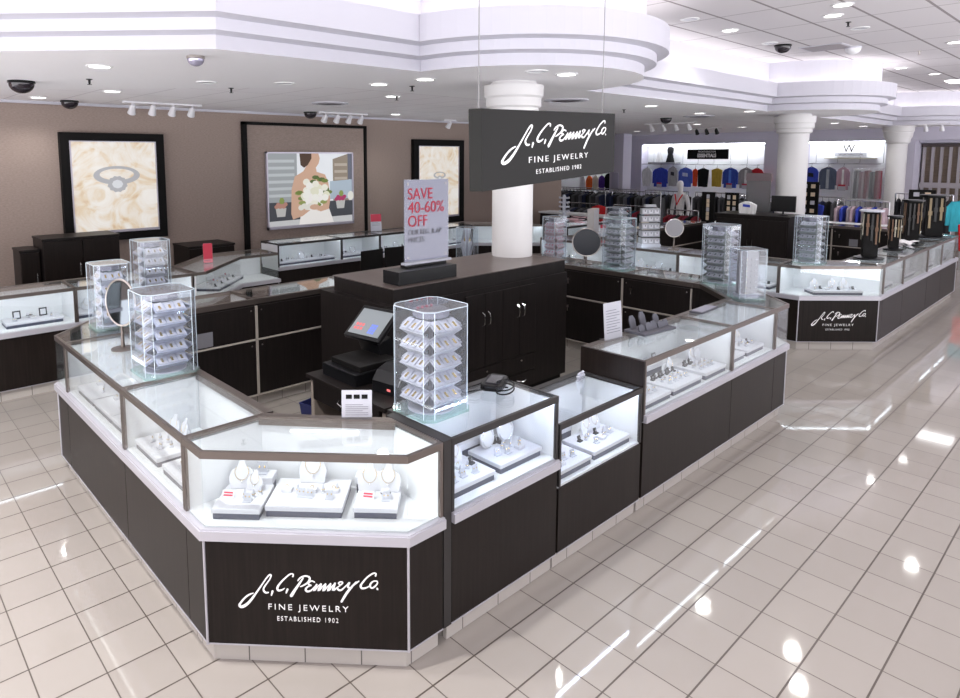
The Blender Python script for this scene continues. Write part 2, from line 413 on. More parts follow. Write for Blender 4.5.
def staff_doors(t, org, spec):
    """spec: list of (a, b, nx, ny, plate): doors between two plan points facing (nx, ny)"""
    for a, b, n_, plate, hside in spec:
        a = Vector((*a, 0)); b = Vector((*b, 0)); n_ = Vector((*n_, 0)); d = (b-a); L = d.length; d.normalize(); up = Vector((0, 0, 1))
        for z0, z1, nm in ((.655, .955, 'drawer_front'), (.13, .625, 'door')):
            m = MB(); c = (a+b)/2 + n_*.006 + up*(z0+z1)/2
            m.obox(c, d*(L/2-.012), n_*.006, up*(z1-z0)/2); dr = m.build(nm, WOODB, t, org, bevel=.002)
            hp = a + d*(L*.82 if hside else L*.14) + n_*.02
            m = MB(); zc = z1-.10 if nm == 'drawer_front' else z1-.10
            m.obox(hp + up*zc, d*.008, n_*.008, up*.014); m.tube([hp + up*(zc-.015)+n_*.004, hp + up*(zc-.055)+n_*.004], .005, 6)
            h = m.build('lock', NICKEL, dr, org)
            m = MB()
            for q in (a+d*.05, b-d*.05): m.obox(q + n_*.013 + up*(z1-.04), d*.006, n_*.002, up*.006)
            m.build('hinge', NICKEL, dr, org)
            if plate and nm == 'drawer_front':
                m = MB(); pc = a + d*(L*(.88 if hside else .40)) + n_*.0135
                if hside: pc = a + d*(L*.91) + n_*.0135
                m.obox(pc + up*(z0+.07), d*.07, n_*.001, up*.065); tag(m.build('paper_notice', mat('grey_paper', (.17, .17, .19), .6), dr, org), 'grey sheet fixed to the drawer front')
        m = MB(); e = n_*.006
        m.obox((a+b)/2+e+up*.64, d*L/2, n_*.009, up*.007); m.obox((a+b)/2+e+up*.115, d*L/2, n_*.009, up*.007)
        m.obox(a+d*.004+e+up*.535, d*.007, n_*.009, up*.42); m.obox(b-d*.004+e+up*.535, d*.007, n_*.009, up*.42)
        m.build('edge_banding', TRIMB, t, org)

V0 = 2.075
C0 = [(1.10, 2.73), (1.745, V0), (1.955, V0), (1.955, 2.46), (1.53, 2.93), (1.10, 2.93)]
case_logo = showcase('five-sided glass corner showcase in front, its dark base carrying the script logo', C0, 'ggjsjg', diag=(0,), led=LED3)
m = MB(); m.obox((1.70, 2.66, .955), (.17*.707, -.17*.707, 0), (.006*.707, .006*.707, 0), (0, 0, .004)); m.build('light_bar', LEDBAR, case_logo, tuple(case_logo.location))
R = lambda a, b, y0=V0, y1=2.55: [(a, y0), (b, y0), (b, y1), (a, y1)]
c1 = showcase('brightly lit white showcase right of the front logo case, holding a card reader on top', R(2.01, 2.815), 'gjsj', led=LED2, frame=DKFRAME)
m = MB(); m.box(1.96, V0, .1, 2.008, 2.5, 1.016); m.build('filler_post', DKFRAME, c1, tuple(c1.location))
showcase('low brightly lit showcase, dropped below its neighbours, with no metal ledge', R(2.83, 3.69), 'gjsj', ztop=.85, zglass=.49, ledge=False, led=LED2, frame=DKFRAME)
c3 = showcase('long glass showcase with a dark wood end panel, behind the low case', R(3.715, 5.02), 'gjsj', led=LED, frame=BRONZE)
m = MB(); m.box(3.697, V0, .62, 3.7135, 2.55, 1.016); m.build('end_panel', WOOD, c3, tuple(c3.location))
showcase('glass showcase under the clear earring board tower, before the far corner', R(5.022, 5.86), 'gjsj', led=LED)
showcase('chamfered glass end showcase at the far right corner of the front island', [(5.862, V0), (6.13, V0), (6.94, 2.885), (6.94, 3.1), (6.43, 3.1), (6.43, 3.02), (5.96, 2.55), (5.862, 2.55)], 'gggjsssj', diag=(1,), led=LED3, lit_edges=[0])
Fw = lambda a, b, u0=6.43, u1=6.94: [(u0, a), (u1, a), (u1, b), (u0, b)]
showcase('glass topped staff counter case on the far side of the island, nearest the right corner', Fw(3.102, 3.90), 'jgjs', led=LED, backled=True, frontled=False, staff=[((6.43, 3.9), (6.43, 3.102), (-1, 0), False, False)])
showcase('glass topped staff counter case on the far side, under the round based tower', Fw(3.902, 4.74), 'jgjs', led=LED, backled=True, frontled=False, staff=[((6.43, 4.74), (6.43, 3.902), (-1, 0), False, False)])
showcase('glass topped staff counter case on the far side of the island, behind the white column', Fw(4.742, 5.44), 'jgjs', led=LED3, backled=True, frontled=False)
showcase('chamfered rear corner showcase of the island, behind the white column', [(6.43, 5.442), (6.94, 5.442), (6.94, 5.50), (6.49, 5.95), (6.1, 5.95), (6.1, 5.442)], 'jgggjs', led=None)
Bw = lambda a, b: [(b, 5.95), (a, 5.95), (a, 5.44), (b, 5.44)]
showcase('staff counter case at the back of the island, right of the tall clear towers', Bw(1.95, 2.765), 'gjsj', led=LED4, backled=True, frontled=False, staff=[((1.95, 5.44), (2.765, 5.44), (0, -1), True, False)])
showcase('staff counter case at the back of the island, behind the cash register', Bw(2.767, 3.90), 'gjsj', led=LED4, backled=True, frontled=False, staff=[((2.767, 5.44), (3.90, 5.44), (0, -1), True, True)])
showcase('staff counter case at the back of the island, hidden partly by the central cabinet', Bw(3.902, 5.0), 'gjsj', led=LED4, backled=True, frontled=False)
showcase('staff counter case at the back of the island, beside the column', Bw(5.002, 6.098), 'gjsj', led=None)
Lw = lambda a, b: [(1.10, b), (1.10, a), (1.57, a), (1.57, b)]
showcase('glass showcase on the left side of the island, next to the front logo case', Lw(2.932, 3.81), 'gjsj', led=LED3)
showcase('long glass showcase on the left side of the island, second from the front', Lw(3.812, 5.04), 'gjsj', led=LED3)
showcase('chamfered glass corner showcase at the rear left of the island', [(1.10, 5.30), (1.10, 5.042), (1.57, 5.042), (1.57, 5.21), (1.80, 5.44), (1.948, 5.44), (1.948, 5.95), (1.75, 5.95)], 'gjsssjgg', diag=(7,), led=LED3, lit_edges=[0])

# second island, to the right
showcase('chamfered corner showcase of the second island, its dark base carrying the small script logo', [(8.37, 2.73), (9.05, V0+.01), (9.22, V0+.01), (9.22, 2.55), (8.87, 2.97), (8.37, 2.97)], 'ggjsjg', diag=(0,), led=LED)
lab2 = ['nearest the logo corner', 'with the empty greenish interior', 'after the greenish one', 'under the black display racks', 'last before the corner']
seg = [9.222, 10.14, 11.48, 12.39, 13.35]
for k in range(4):
    showcase('glass showcase along the aisle side of the second island, ' + lab2[k], [(seg[k], V0+.01), (seg[k+1]-.002, V0+.01), (seg[k+1]-.002, 2.55), (seg[k], 2.55)], 'gjsj', led=LED if k != 1 else None)
showcase('chamfered far corner showcase of the second island', [(13.35, V0+.01), (13.5, V0+.01), (14.3, 2.88), (14.3, 3.1), (13.8, 3.1), (13.8, 3.0), (13.35, 2.55)], 'ggjsssj'[:7].replace('ggj', 'ggj'), led=LED3)
lw2 = ['beside its own logo corner', 'in the middle of its left side', 'towards its back', 'at its rear end']
for k, (a, b) in enumerate(((2.972, 4.26), (4.262, 5.74), (5.742, 6.6))):
    showcase('bright glass showcase facing the first island, ' + lw2[k], [(8.37, b-.002), (8.37, a), (8.87, a), (8.87, b-.002)], 'gjsj', led=LED)
for k, (a, b) in enumerate(((3.102, 4.0), (4.002, 5.0), (5.002, 5.9))):
    showcase('far staff counter case of the second island, ' + ['nearest the aisle', 'middle one', 'rearmost'][k], [(13.8, a), (14.3, a), (14.3, b-.002), (13.8, b-.002)], 'jgjs', led=None, staff=[((13.8, b), (13.8, a), (-1, 0), k == 0, False)])
for k, (a, b) in enumerate(((8.9, 10.2), (10.2, 11.5), (11.5, 12.8))):
    showcase('rear staff counter case of the second island, ' + ['left one', 'middle one', 'right one'][k], [(b-.002, 6.45), (a, 6.45), (a, 5.95), (b-.002, 5.95)], 'gjsj', led=None, staff=[((a, 5.95), (b, 5.95), (0, -1), False, False)])

# counters along the back wall
edge = [-2.2, -.9, .4, 1.7, 2.9]
for k in range(4):
    a, b = edge[k], edge[k+1]-.002
    showcase('lit glass showcase of the left wall counter, ' + ['outermost', 'at the left picture edge', 'left of the clear towers', 'behind the clear towers'][k], R(a, b, 7.17, 7.72), 'gjsj', led=LED)
showcase('angled glass corner showcase of the wall counter, full of small pieces', [(2.902, 7.17), (3.05, 7.17), (3.85, 7.95), (4.4, 7.95), (4.4, 8.5), (3.6, 8.5), (2.902, 7.8)], 'gggosss', led=LED3)
edge = [4.84, 5.99, 6.77, 7.9, 9.0]
for k in range(4):
    a, b = edge[k], edge[k+1]-.002
    showcase('lit glass showcase of the rear wall counter, ' + ['leftmost, under the bride picture', 'second, with the red sale card', 'third, behind the sale sign', 'last before the angle'][k], R(a, b, 8.74, 9.28), 'gjsj', led=LED, frame=DKFRAME)
showcase('angled glass showcase of the rear wall counter, left of the column', [(9.002, 8.74), (9.05, 8.74), (10.0, 7.25+.55), (10.0, 8.4), (9.3, 9.28), (9.002, 9.28)], 'gggjsj'[:6].replace('gggjsj', 'ggjssj'), led=LED)
for k, (a, b) in enumerate(((10.002, 10.9), (10.9, 12.1))):
    showcase('lit glass showcase of the rear wall counter, ' + ['with folded pink tissue on top', 'right end before the clothes'][k], R(a, b-.002, 7.25, 7.8), 'gjsj', led=LED, frame=DKFRAME)

# logo lettering ----------------------------------------------------
LOGO = [[(-0.2397, 0.0086, 0.0044), (-0.2598, -0.0001, 0.0073), (-0.2817, -0.0185, 0.0073), (-0.3008, -0.0433, 0.0088), (-0.3043, -0.0547, 0.0102), (-0.2937, -0.0592, 0.0124), (-0.272, -0.0472, 0.0117), (-0.2467, -0.019, 0.0095), (-0.218, 0.0221, 0.0073), (-0.1942, 0.058, 0.0058), (-0.1752, 0.0858, 0.0058), (-0.1627, 0.0989, 0.0066), (-0.156, 0.0959, 0.0066), (-0.1634, 0.0766, 0.0051), (-0.1792, 0.0537, 0.0058), (-0.1911, 0.0342, 0.0073), (-0.1908, 0.0214, 0.0088), (-0.1819, 0.0129, 0.0088), (-0.1705, 0.0148, 0.0058)], [(-0.1514, 0.0211, 0.0095), (-0.1573, 0.0009, 0.0058)], [(-0.0574, 0.0942, 0.0066), (-0.0556, 0.1054, 0.0058), (-0.0691, 0.1058, 0.0066), (-0.0937, 0.0851, 0.0066), (-0.1171, 0.0589, 0.008), (-0.129, 0.0378, 0.0095), (-0.124, 0.026, 0.0095), (-0.1089, 0.0289, 0.0073), (-0.0965, 0.0372, 0.0037)], [(-0.0831, 0.0329, 0.0088), (-0.0896, 0.0151, 0.0058)], [(-0.0109, 0.0894, 0.0058), (-0.028, 0.0634, 0.0088), (-0.0484, 0.0324, 0.011), (-0.0673, 0.0022, 0.0132)], [(-0.0353, 0.0759, 0.0051), (-0.0229, 0.0906, 0.0066), (-0.0031, 0.0991, 0.0073), (0.0148, 0.0957, 0.008), (0.0183, 0.0839, 0.0088), (0.0066, 0.0661, 0.0073), (-0.0132, 0.0527, 0.0066), (-0.0254, 0.0475, 0.0044)], [(0.0398, 0.0719, 0.0058), (0.0279, 0.0771, 0.0058), (0.0149, 0.0687, 0.0066), (0.0132, 0.0591, 0.0066), (0.0244, 0.0563, 0.0058), (0.0085, 0.0486, 0.0066), (-0.0009, 0.0356, 0.0088), (0.0064, 0.0262, 0.0095), (0.0239, 0.0316, 0.0066), (0.0439, 0.0545, 0.0044)], [(0.0439, 0.0545, 0.0044), (0.0508, 0.0627, 0.0066), (0.0367, 0.032, 0.011), (0.059, 0.0566, 0.0044), (0.0704, 0.0649, 0.0058), (0.057, 0.0327, 0.011), (0.08, 0.0573, 0.0044), (0.0906, 0.0656, 0.0058), (0.0787, 0.0334, 0.011), (0.1025, 0.058, 0.0044), (0.1132, 0.0679, 0.0058), (0.1005, 0.0341, 0.011), (0.1235, 0.0603, 0.0044), (0.1334, 0.0717, 0.0058), (0.1223, 0.0372, 0.0102), (0.1428, 0.0514, 0.0044)], [(0.1428, 0.0514, 0.0044), (0.161, 0.0662, 0.0058), (0.1664, 0.0751, 0.0058), (0.156, 0.0772, 0.0058), (0.1476, 0.0698, 0.0058), (0.1549, 0.0605, 0.0058), (0.1443, 0.0522, 0.0058), (0.1456, 0.0403, 0.0088), (0.1605, 0.0392, 0.0073), (0.1864, 0.0655, 0.0044)], [(0.1864, 0.0655, 0.0044), (0.197, 0.0761, 0.0073), (0.1893, 0.0576, 0.0095), (0.1981, 0.05, 0.0073), (0.2178, 0.0649, 0.0051), (0.2389, 0.0838, 0.0058)], [(0.2269, 0.0795, 0.0058), (0.2026, 0.0501, 0.0095), (0.1812, 0.0208, 0.0102), (0.1596, -0.0174, 0.0088)], [(0.3136, 0.1106, 0.0066), (0.3153, 0.1225, 0.0058), (0.3019, 0.1221, 0.0066), (0.2764, 0.1032, 0.0066), (0.2552, 0.0772, 0.0073), (0.2468, 0.0611, 0.0088), (0.2533, 0.0502, 0.0088), (0.2728, 0.054, 0.0066), (0.2893, 0.0656, 0.0037)], [(0.3178, 0.0871, 0.0058), (0.3044, 0.0859, 0.0058), (0.2916, 0.0736, 0.008), (0.2892, 0.0601, 0.008), (0.2981, 0.0532, 0.0073), (0.3131, 0.064, 0.0066), (0.3222, 0.0785, 0.0058), (0.3193, 0.0879, 0.0044)], [(0.3204, 0.0516, 0.008), (0.3218, 0.0477, 0.008)]]
FDATA = {}
def text_mesh(body, size, extrude=.0015, spacing=1., align='CENTER', bold=0.0):
    c = bpy.data.curves.new('lettering', 'FONT'); c.body = body; c.size = size; c.extrude = extrude; c.align_x = align
    c.space_character = spacing; c.offset = bold; c.space_line = .95
    o = bpy.data.objects.new('lettering', c); COL.objects.link(o)
    dg = bpy.context.evaluated_depsgraph_get(); me = bpy.data.meshes.new_from_object(o.evaluated_get(dg))
    bpy.data.objects.remove(o); return me
def put_text(name, body, size, mt, parent, c, ex, ey, spacing=1., align='CENTER', bold=0., wx=None, hy=None, shear=0):
    """writes text in the plane (ex, ey); wx/hy: target width and height"""
    me = text_mesh(body, size, .0012, spacing, align, bold)
    ex = Vector(ex); ey = Vector(ey); ez = ex.cross(ey); c = Vector(c)
    xs = [v.co.x for v in me.vertices]; ys = [v.co.y for v in me.vertices]
    kx = wx/(max(xs)-min(xs)) if wx else 1; ky = hy/(max(ys)-min(ys)) if hy else 1
    mx = (max(xs)+min(xs))/2 if wx else 0; my = min(ys) if hy else 0
    for v in me.vertices:
        x, y, z = v.co; v.co = c + ex*((x-mx)*kx + y*shear) + ey*((y-my)*ky) + ez*z
    me.materials.clear(); me.materials.append(mt)
    o = bpy.data.objects.new(name, me); COL.objects.link(o)
    if parent: o.parent = parent
    return o
def script_logo(parent, c, ex, ey, s=1., sx=1., mt=None):
    """handwritten logo line built as thick pen strokes, plus two printed lines"""
    c, ex, ey = Vector(c), Vector(ex), Vector(ey); ez = ex.cross(ey).normalized(); m = MB()
    for st in LOGO:
        P = []
        for i in range(len(st)-1):   # Catmull-Rom smoothing
            p0 = st[max(i-1, 0)]; p1 = st[i]; p2 = st[i+1]; p3 = st[min(i+2, len(st)-1)]
            for k in range(4):
                t = k/4; P.append(tuple(.5*((2*b)+(-a+cc)*t+(2*a-5*b+4*cc-d)*t*t+(-a+3*b-3*cc+d)*t**3) for a, b, cc, d in zip(p0, p1, p2, p3)))
        P.append(st[-1]); L, Rr = [], []
        for i, (x, y, w) in enumerate(P):
            a = P[max(i-1, 0)]; b = P[min(i+1, len(P)-1)]; dx, dy = (b[0]-a[0]), (b[1]-a[1]); q = math.hypot(dx, dy) or 1
            nx, ny = -dy/q*w*.55, dx/q*w*.55
            for arr, sg in ((L, 1), (Rr, -1)): arr.append(c + ex*((x+nx*sg)*s*sx) + ey*((y+ny*sg)*s) + ez*.0015)
        m.sheet(L, Rr)
        for (x, y, w) in (P[0], P[-1]):
            m.plate([(math.cos(a)*w*.5*s, math.sin(a)*w*.5*s) for a in [2*PI*k/10 for k in range(10)]], c + ex*(x*s*sx) + ey*(y*s) + ez*.0013, ex, ey, ez, .0002)
    o = m.build('script_lettering', mt or WPRINT, parent)
    put_text('store_line_lettering', 'FINE JEWELRY', .05, mt or WPRINT, parent, c + ex*(.0085*s*sx) + ey*(-.0765*s), ex, ey, 1.35, wx=.362*s*sx, hy=.0355*s, bold=-.0005)
    put_text('established_line_lettering', 'ESTABLISHED 1902', .03, mt or WPRINT, parent, c + ex*(.005*s*sx) + ey*(-.1205*s), ex, ey, 1.35, wx=.277*s*sx, hy=.021*s, bold=-.0003)
q = .70711
def case_logo_at(t, A, B, zc, s):
    A = Vector((*A, 0)); B = Vector((*B, 0)); d = (B-A).normalized(); n_ = Vector((d.y, -d.x, 0)); mid = (A+B)/2
    c = mid + n_*.002 + Vector((0, 0, zc)) - t.location
    script_logo(t, c, d, Vector((0, 0, 1)), s)
case_logo_at(case_logo, C0[0], C0[1], .35, 1.0)
isl2 = [o for o in COL.objects if o.get('label', '').startswith('chamfered corner showcase of the second')][0]
case_logo_at(isl2, (8.37, 2.73), (9.05, V0+.01), .365, 1.0)

# hanging sign -------------------------------------------------------
K = .8; d_ = Vector((.98, .196, .037)).normalized(); dn = Vector((.036, .010, -.999)); dn = (dn - d_*dn.dot(d_)).normalized(); nn = d_.cross(dn)  # nn points away from the viewer's side
P0 = Vector((3.176*K, 3.009*K, 2.3+(2.62-2.3)*K)); w, h = 2.374*K, .549*K
if nn.y < 0: nn = -nn
SIGNM = mat('sign_charcoal', (.013, .013, .012), .5, spec=.18)
t = thing('hanging_sign', 'charcoal box sign with white script logo hanging on two thin wires above the island', 'sign', tuple(P0 + d_*w/2 + dn*h/2))
cc = P0 + d_*w/2 + dn*h/2 + nn*.04
MB().obox(cc, d_*w/2, dn*h/2, nn*.04).build('sign_box', SIGNM, t, tuple(t.location), bevel=.003)
face_c = P0 + d_*(w*.5) + dn*h*.5 - nn*.001
script_logo(t, face_c + d_*(w*-.005) + dn*(h*.0) - t.location, d_, -dn, 1.33, 1.80)
for f_ in (.012, .905):
    p = P0 + d_*w*f_ + nn*.03; MB().tube([tuple(p), (p.x, p.y, ZH)], .003, 6).build('hanging_wire', mat('wire', (.25, .25, .25), .4, .6), t, tuple(t.location))

# ------------------------------------------------------------------ display pieces (prototypes; first use moves the prototype itself)
TOPZ = 1.016
BEIGE = mat('beige_card', (.62, .50, .36), .6)
CLEARW = mat('frosted_white', (.42, .43, .49), .35)
BAND = mat('black_leather', (.02, .02, .025), .45)
PINKY = mat('pink_gem', (.75, .25, .35), .2)
def p_bust():
    t = thing('necklace_bust', 'proto', 'necklace bust')
    out = [(-.048, 0), (.048, 0), (.056, .05), (.045, .078), (.020, .092), (.013, .118), (-.013, .118), (-.020, .092), (-.045, .078), (-.056, .05)]
    m = MB(); m.plate(out, (0, .0, 0), (1, 0, 0), (0, .25, .968), (0, -.968, .25), .012); m.build('bust_front', PAD, t, bevel=.003)
    m = MB(); m.plate([(-.014, 0), (.014, 0), (.006, .085)], (0, .055, 0), (1, 0, 0), (0, -.28, .96), (0, -.96, -.28), .004); m.build('easel_leg', PAD, t)
    pts = [(-.022, .02-.0, .094)] + [(.030*math.cos(a), .006 + .02*(1+math.sin(a))*0 , .075 + .038*math.sin(a)) for a in [PI + PI*k/8 for k in range(9)]] + [(.022, .02, .094)]
    pts = [(x, .25*z-.0095, z) for x, y, z in pts]
    MB().tube(pts, .0011, 5).build('gold_chain', GOLD, t); MB().lathe([(.001, .028), (.005, .033), (.001, .038)], 0, -.004, 6).build('pendant', SILVER, t)
    return t
def p_ring():
    t = thing('ring_stand', 'proto', 'ring stand')
    MB().lathe([(.012, 0), (.012, .004), (.007, .008), (.005, .036), (.001, .042)], n=10).build('cone', CLEARW, t, smooth=True)
    MB().tube([(.0085*math.cos(a), .0085*math.sin(a), .018) for a in [2*PI*k/12 for k in range(12)]], .0016, 5, True).build('ring', GOLD, t)
    return t
def p_ear():
    t = thing('earring_stand', 'proto', 'earring stand')
    m = MB(); m.box(-.02, -.012, 0, .02, .014, .004); m.plate([(-.018, 0), (.018, 0), (.018, .036), (-.018, .036)], (0, .004, .003), (1, 0, 0), (0, .2, .98), (0, -.98, .2), .003); m.build('stand', CLEARW, t)
    for sx in (-.009, .009): MB().lathe([(.0005, .018), (.004, .022), (.0005, .027)], sx, .0045, 6).build('earring', GOLD, t)
    return t
def p_disc():
    t = thing('bangle_display', 'proto', 'bangle display')
    m = MB(); m.plate([(.062*math.cos(a), .058+.058*math.sin(a)) for a in [2*PI*k/28 for k in range(28)]], (0, 0, .001), (1, 0, 0), (0, .2, .98), (0, -.98, .2), .012); m.build('disc', PAD, t, bevel=.002)
    MB().tube([(.05*math.cos(a), -.008+.2*(.058+.05*math.sin(a)), (.058+.05*math.sin(a))*.98) for a in [2*PI*k/24 for k in range(24)]], .0022, 6, True).build('bangle', SILVER, t)
    return t
def p_block():
    t = thing('ring_box', 'proto', 'ring box')
    m = MB(); m.prism([(-.025, -.02), (.025, -.02), (.025, .02), (-.025, .02)], 0, .018); m.build('box', PAD, t, bevel=.002)
    MB().tube([(.008*math.cos(a), 0, .022+.008*math.sin(a)) for a in [2*PI*k/12 for k in range(12)]], .0016, 5, True).build('ring', GOLD, t)
    return t
def p_cuff():
    t = thing('dark_ring_holder', 'proto', 'ring holder')
    m = MB(); m.box(-.016, -.012, 0, .016, .012, .008); m.plate([(-.014, 0), (.014, 0), (.014, .028), (-.014, .028)], (0, .004, .008), (1, 0, 0), (0, .3, .95), (0, -.95, .3), .005); m.build('holder', BAND, t)
    MB().tube([(.007*math.cos(a), -.002, .024+.007*math.sin(a)) for a in [2*PI*k/10 for k in range(10)]], .0012, 5, True).build('ring', SILVER, t)
    return t
def p_watch():
    t = thing('watch_pillow', 'proto', 'watch')
    m = MB(); m.lathe([(.02, 0), (.026, .006), (.026, .05), (.02, .056)], n=14, sx=1, sy=.7); m.build('pillow', PAD, t, smooth=True)
    MB().tube([(.028*math.cos(a), .02*math.sin(a), .03) for a in [2*PI*k/16 for k in range(16)]], .003, 5, True).build('strap', BAND, t)
    m = MB(); m.plate([(.013*math.cos(a), .013*math.sin(a)) for a in [2*PI*k/14 for k in range(14)]], (0, -.024, .03), (1, 0, 0), (0, 0, 1), (0, -1, 0), .006); m.build('watch_face', SILVER, t)
    return t
def p_frame():
    t = thing('square_jewel_frame', 'proto', 'jewelry frame')
    m = MB(); m.plate([(-.035, 0), (.035, 0), (.035, .08), (-.035, .08)], (0, 0, .001), (1, 0, 0), (0, .2, .98), (0, -.98, .2), .006); m.build('frame_border', BAND, t)
    m = MB(); m.plate([(-.024, .012), (.024, .012), (.024, .068), (-.024, .068)], (0, -.004, .001), (1, 0, 0), (0, .2, .98), (0, -.98, .2), .003); m.build('insert', PAD, t)
    m = MB(); m.plate([(-.014, 0), (.014, 0), (.006, .07)], (0, .045, 0), (1, 0, 0), (0, -.4, .92), (0, -.92, -.4), .004); m.build('easel_leg', BAND, t)
    return t
def p_red():
    t = thing('sale_card', 'proto', 'price card')
    m = MB(); m.plate([(-.03, 0), (.03, 0), (.03, .035), (-.03, .035)], (0, 0, .001), (1, 0, 0), (0, .5, .866), (0, -.866, .5), .002); m.build('card', PAD, t)
    for k in range(2): m = MB(); m.plate([(-.022, .008+.012*k), (.022, .008+.012*k), (.022, .016+.012*k), (-.022, .016+.012*k)], (0, -.0016, .0005), (1, 0, 0), (0, .5, .866), (0, -.866, .5), .0006); m.build('printed_line', REDM, t)
    return t
PROTO = {}
MAKE = dict(bust=p_bust, ring=p_ring, ear=p_ear, disc=p_disc, block=p_block, cuff=p_cuff, watch=p_watch, frame=p_frame, red=p_red)
WORDS = dict(bust='white necklace bust', ring='small white ring cone', ear='small earring stand', disc='round bangle display', block='low white ring box', cuff='small black ring holder', watch='dark banded watch', frame='dark square frame', red='red lettered sale card')
def put(kind, x, y, z, rz, desc, many, s=1.):
    lab = WORDS[kind] + ' ' + desc
    if len(lab.split()) > 16: print('LONG', lab)
    if kind not in PROTO: PROTO[kind] = o = MAKE[kind](); o.location = (x, y, z); o.rotation_euler = (0, 0, rz)
    else: o = copy_tree(PROTO[kind], loc=(x, y, z), rz=rz)
    o['label'] = lab; o.scale = (s, s, s)
    if many: o['group'] = WORDS[kind].split(' with')[0].split(' holding')[0] + 's ' + desc
    elif 'group' in o: del o['group']
    return o
def tray(x, y, z, w, d, rz, desc, items, h=.052, lip=True):
    """desc: words that single the tray out; items: (kind, fx, fy[, turn[, scale]]) in -1..1 across the tray"""
    t = thing('display_tray', 'dark edged white display tray ' + desc, 'display tray', (x, y, z), rz)
    m = MB(); m.box(-w/2+.006, -d/2+.006, 0, w/2-.006, d/2-.006, h*.55); m.build('dark_base', TRAYB, t)
    m = MB(); m.box(-w/2, -d/2, h*.55, w/2, d/2, h); m.build('white_pad', PAD, t, bevel=.004)
    cnt = {}
    for it in items: cnt[it[0]] = cnt.get(it[0], 0)+1
    c, s_ = math.cos(rz), math.sin(rz)
    for it in items:
        kind, fx, fy = it[:3]; tr = it[3] if len(it) > 3 else random.uniform(-.15, .15); sc = it[4] if len(it) > 4 else 1
        lx, ly = fx*(w/2-.02), fy*(d/2-.02)
        put(kind, x + lx*c - ly*s_, y + lx*s_ + ly*c, z+h, rz+tr, 'on tray ' + desc, cnt[kind] > 1, sc)
    return t
DK = .6645
# logo case
r45 = -PI/4
tray(1.315, 2.765, DK, .225, .235, r45, 'at the left of the front logo case', [('bust', -.35, .75, .2, 1.1), ('bust', .35, .55, -.3, .8), ('red', -.75, -.2), ('ring', .1, -.1), ('ring', .55, -.1), ('ear', .35, -.5), ('ring', .8, .2)])
tray(1.565, 2.585, DK, .36, .27, r45, 'in the middle of the front logo case', [('block', -.7, .1, 0), ('block', .05, .1, 0), ('block', .7, .1, 0), ('ear', -.2, -.35), ('ear', .05, -.4), ('ear', .65, -.5), ('ring', .4, .0), ('ring', .8, .15), ('ring', -.35, -.05), ('bust', -.05, .8, 0, 1.25)])
tray(1.78, 2.335, DK, .205, .21, r45, 'at the right of the front logo case', [('bust', -.55, .6, .1, 1.1), ('bust', .5, .6, -.1, 1.1), ('red', -.55, -.3), ('ear', .5, -.4), ('watch', .45, -.1, 0, .8)])
tray(1.455, 2.90-.05, DK, .13, .09, r45, 'raised behind the left tray of the logo case', [('ear', 0, 0, 0, 1.4)], h=.085)
tray(1.845, 2.49, DK, .13, .07, r45, 'raised behind the right tray of the logo case', [('block', 0, 0, 0)], h=.085)
# bright case
tray(2.215, 2.26, DK, .34, .24, 0, 'at the left of the bright white case', [('bust', -.6, .7, 0), ('bust', -.1, .8, 0), ('bust', .45, .7, 0), ('ring', -.7, -.2), ('ring', -.3, -.1), ('ring', .1, -.2), ('ring', .5, -.1), ('ear', -.5, -.7), ('ear', .0, -.6), ('ear', .5, -.7), ('cuff', .85, .1), ('cuff', -.8, .35), ('block', .3, .3)])
tray(2.61, 2.275, DK, .34, .24, 0, 'at the right of the bright white case', [('disc', -.45, .6, .15), ('disc', .55, .65, -.1), ('ring', -.1, .1), ('ring', .15, .3), ('ring', .3, .0), ('ear', -.6, -.3), ('ear', -.2, -.5), ('cuff', .05, .85), ('cuff', .2, .65), ('block', .4, -.5), ('ring', .7, -.1)])
tray(2.40, 2.46, DK, .34, .09, 0, 'raised at the back of the bright white case', [('block', -.6, 0), ('block', .1, 0), ('red', .6, 0)], h=.085)
D2 = .4945
tray(3.035, 2.23, D2, .33, .24, 0, 'at the left of the low bright case', [('bust', -.4, .6, 0), ('ring', .0, .2), ('ring', .4, .4), ('ring', -.6, -.2), ('cuff', .1, .8), ('cuff', .5, .7), ('ear', .0, -.4), ('ear', .5, -.5), ('block', -.5, -.7)])
tray(3.44, 2.24, D2, .40, .24, 0, 'at the right of the low bright case', [('bust', .0, .7, 0), ('bust', .5, .7, 0), ('ring', -.5, .2), ('ring', -.2, .4), ('cuff', -.75, .3), ('cuff', .2, .3), ('ear', .3, -.3), ('ear', .7, -.2), ('ear', -.4, -.5), ('block', .0, -.4), ('ring', .5, .1)])
tray(3.25, 2.46, D2, .36, .09, 0, 'raised at the back of the low bright case', [('block', -.6, 0), ('ear', -.1, 0, 0, 1.3), ('ear', .4, 0, 0, 1.3)], h=.085)
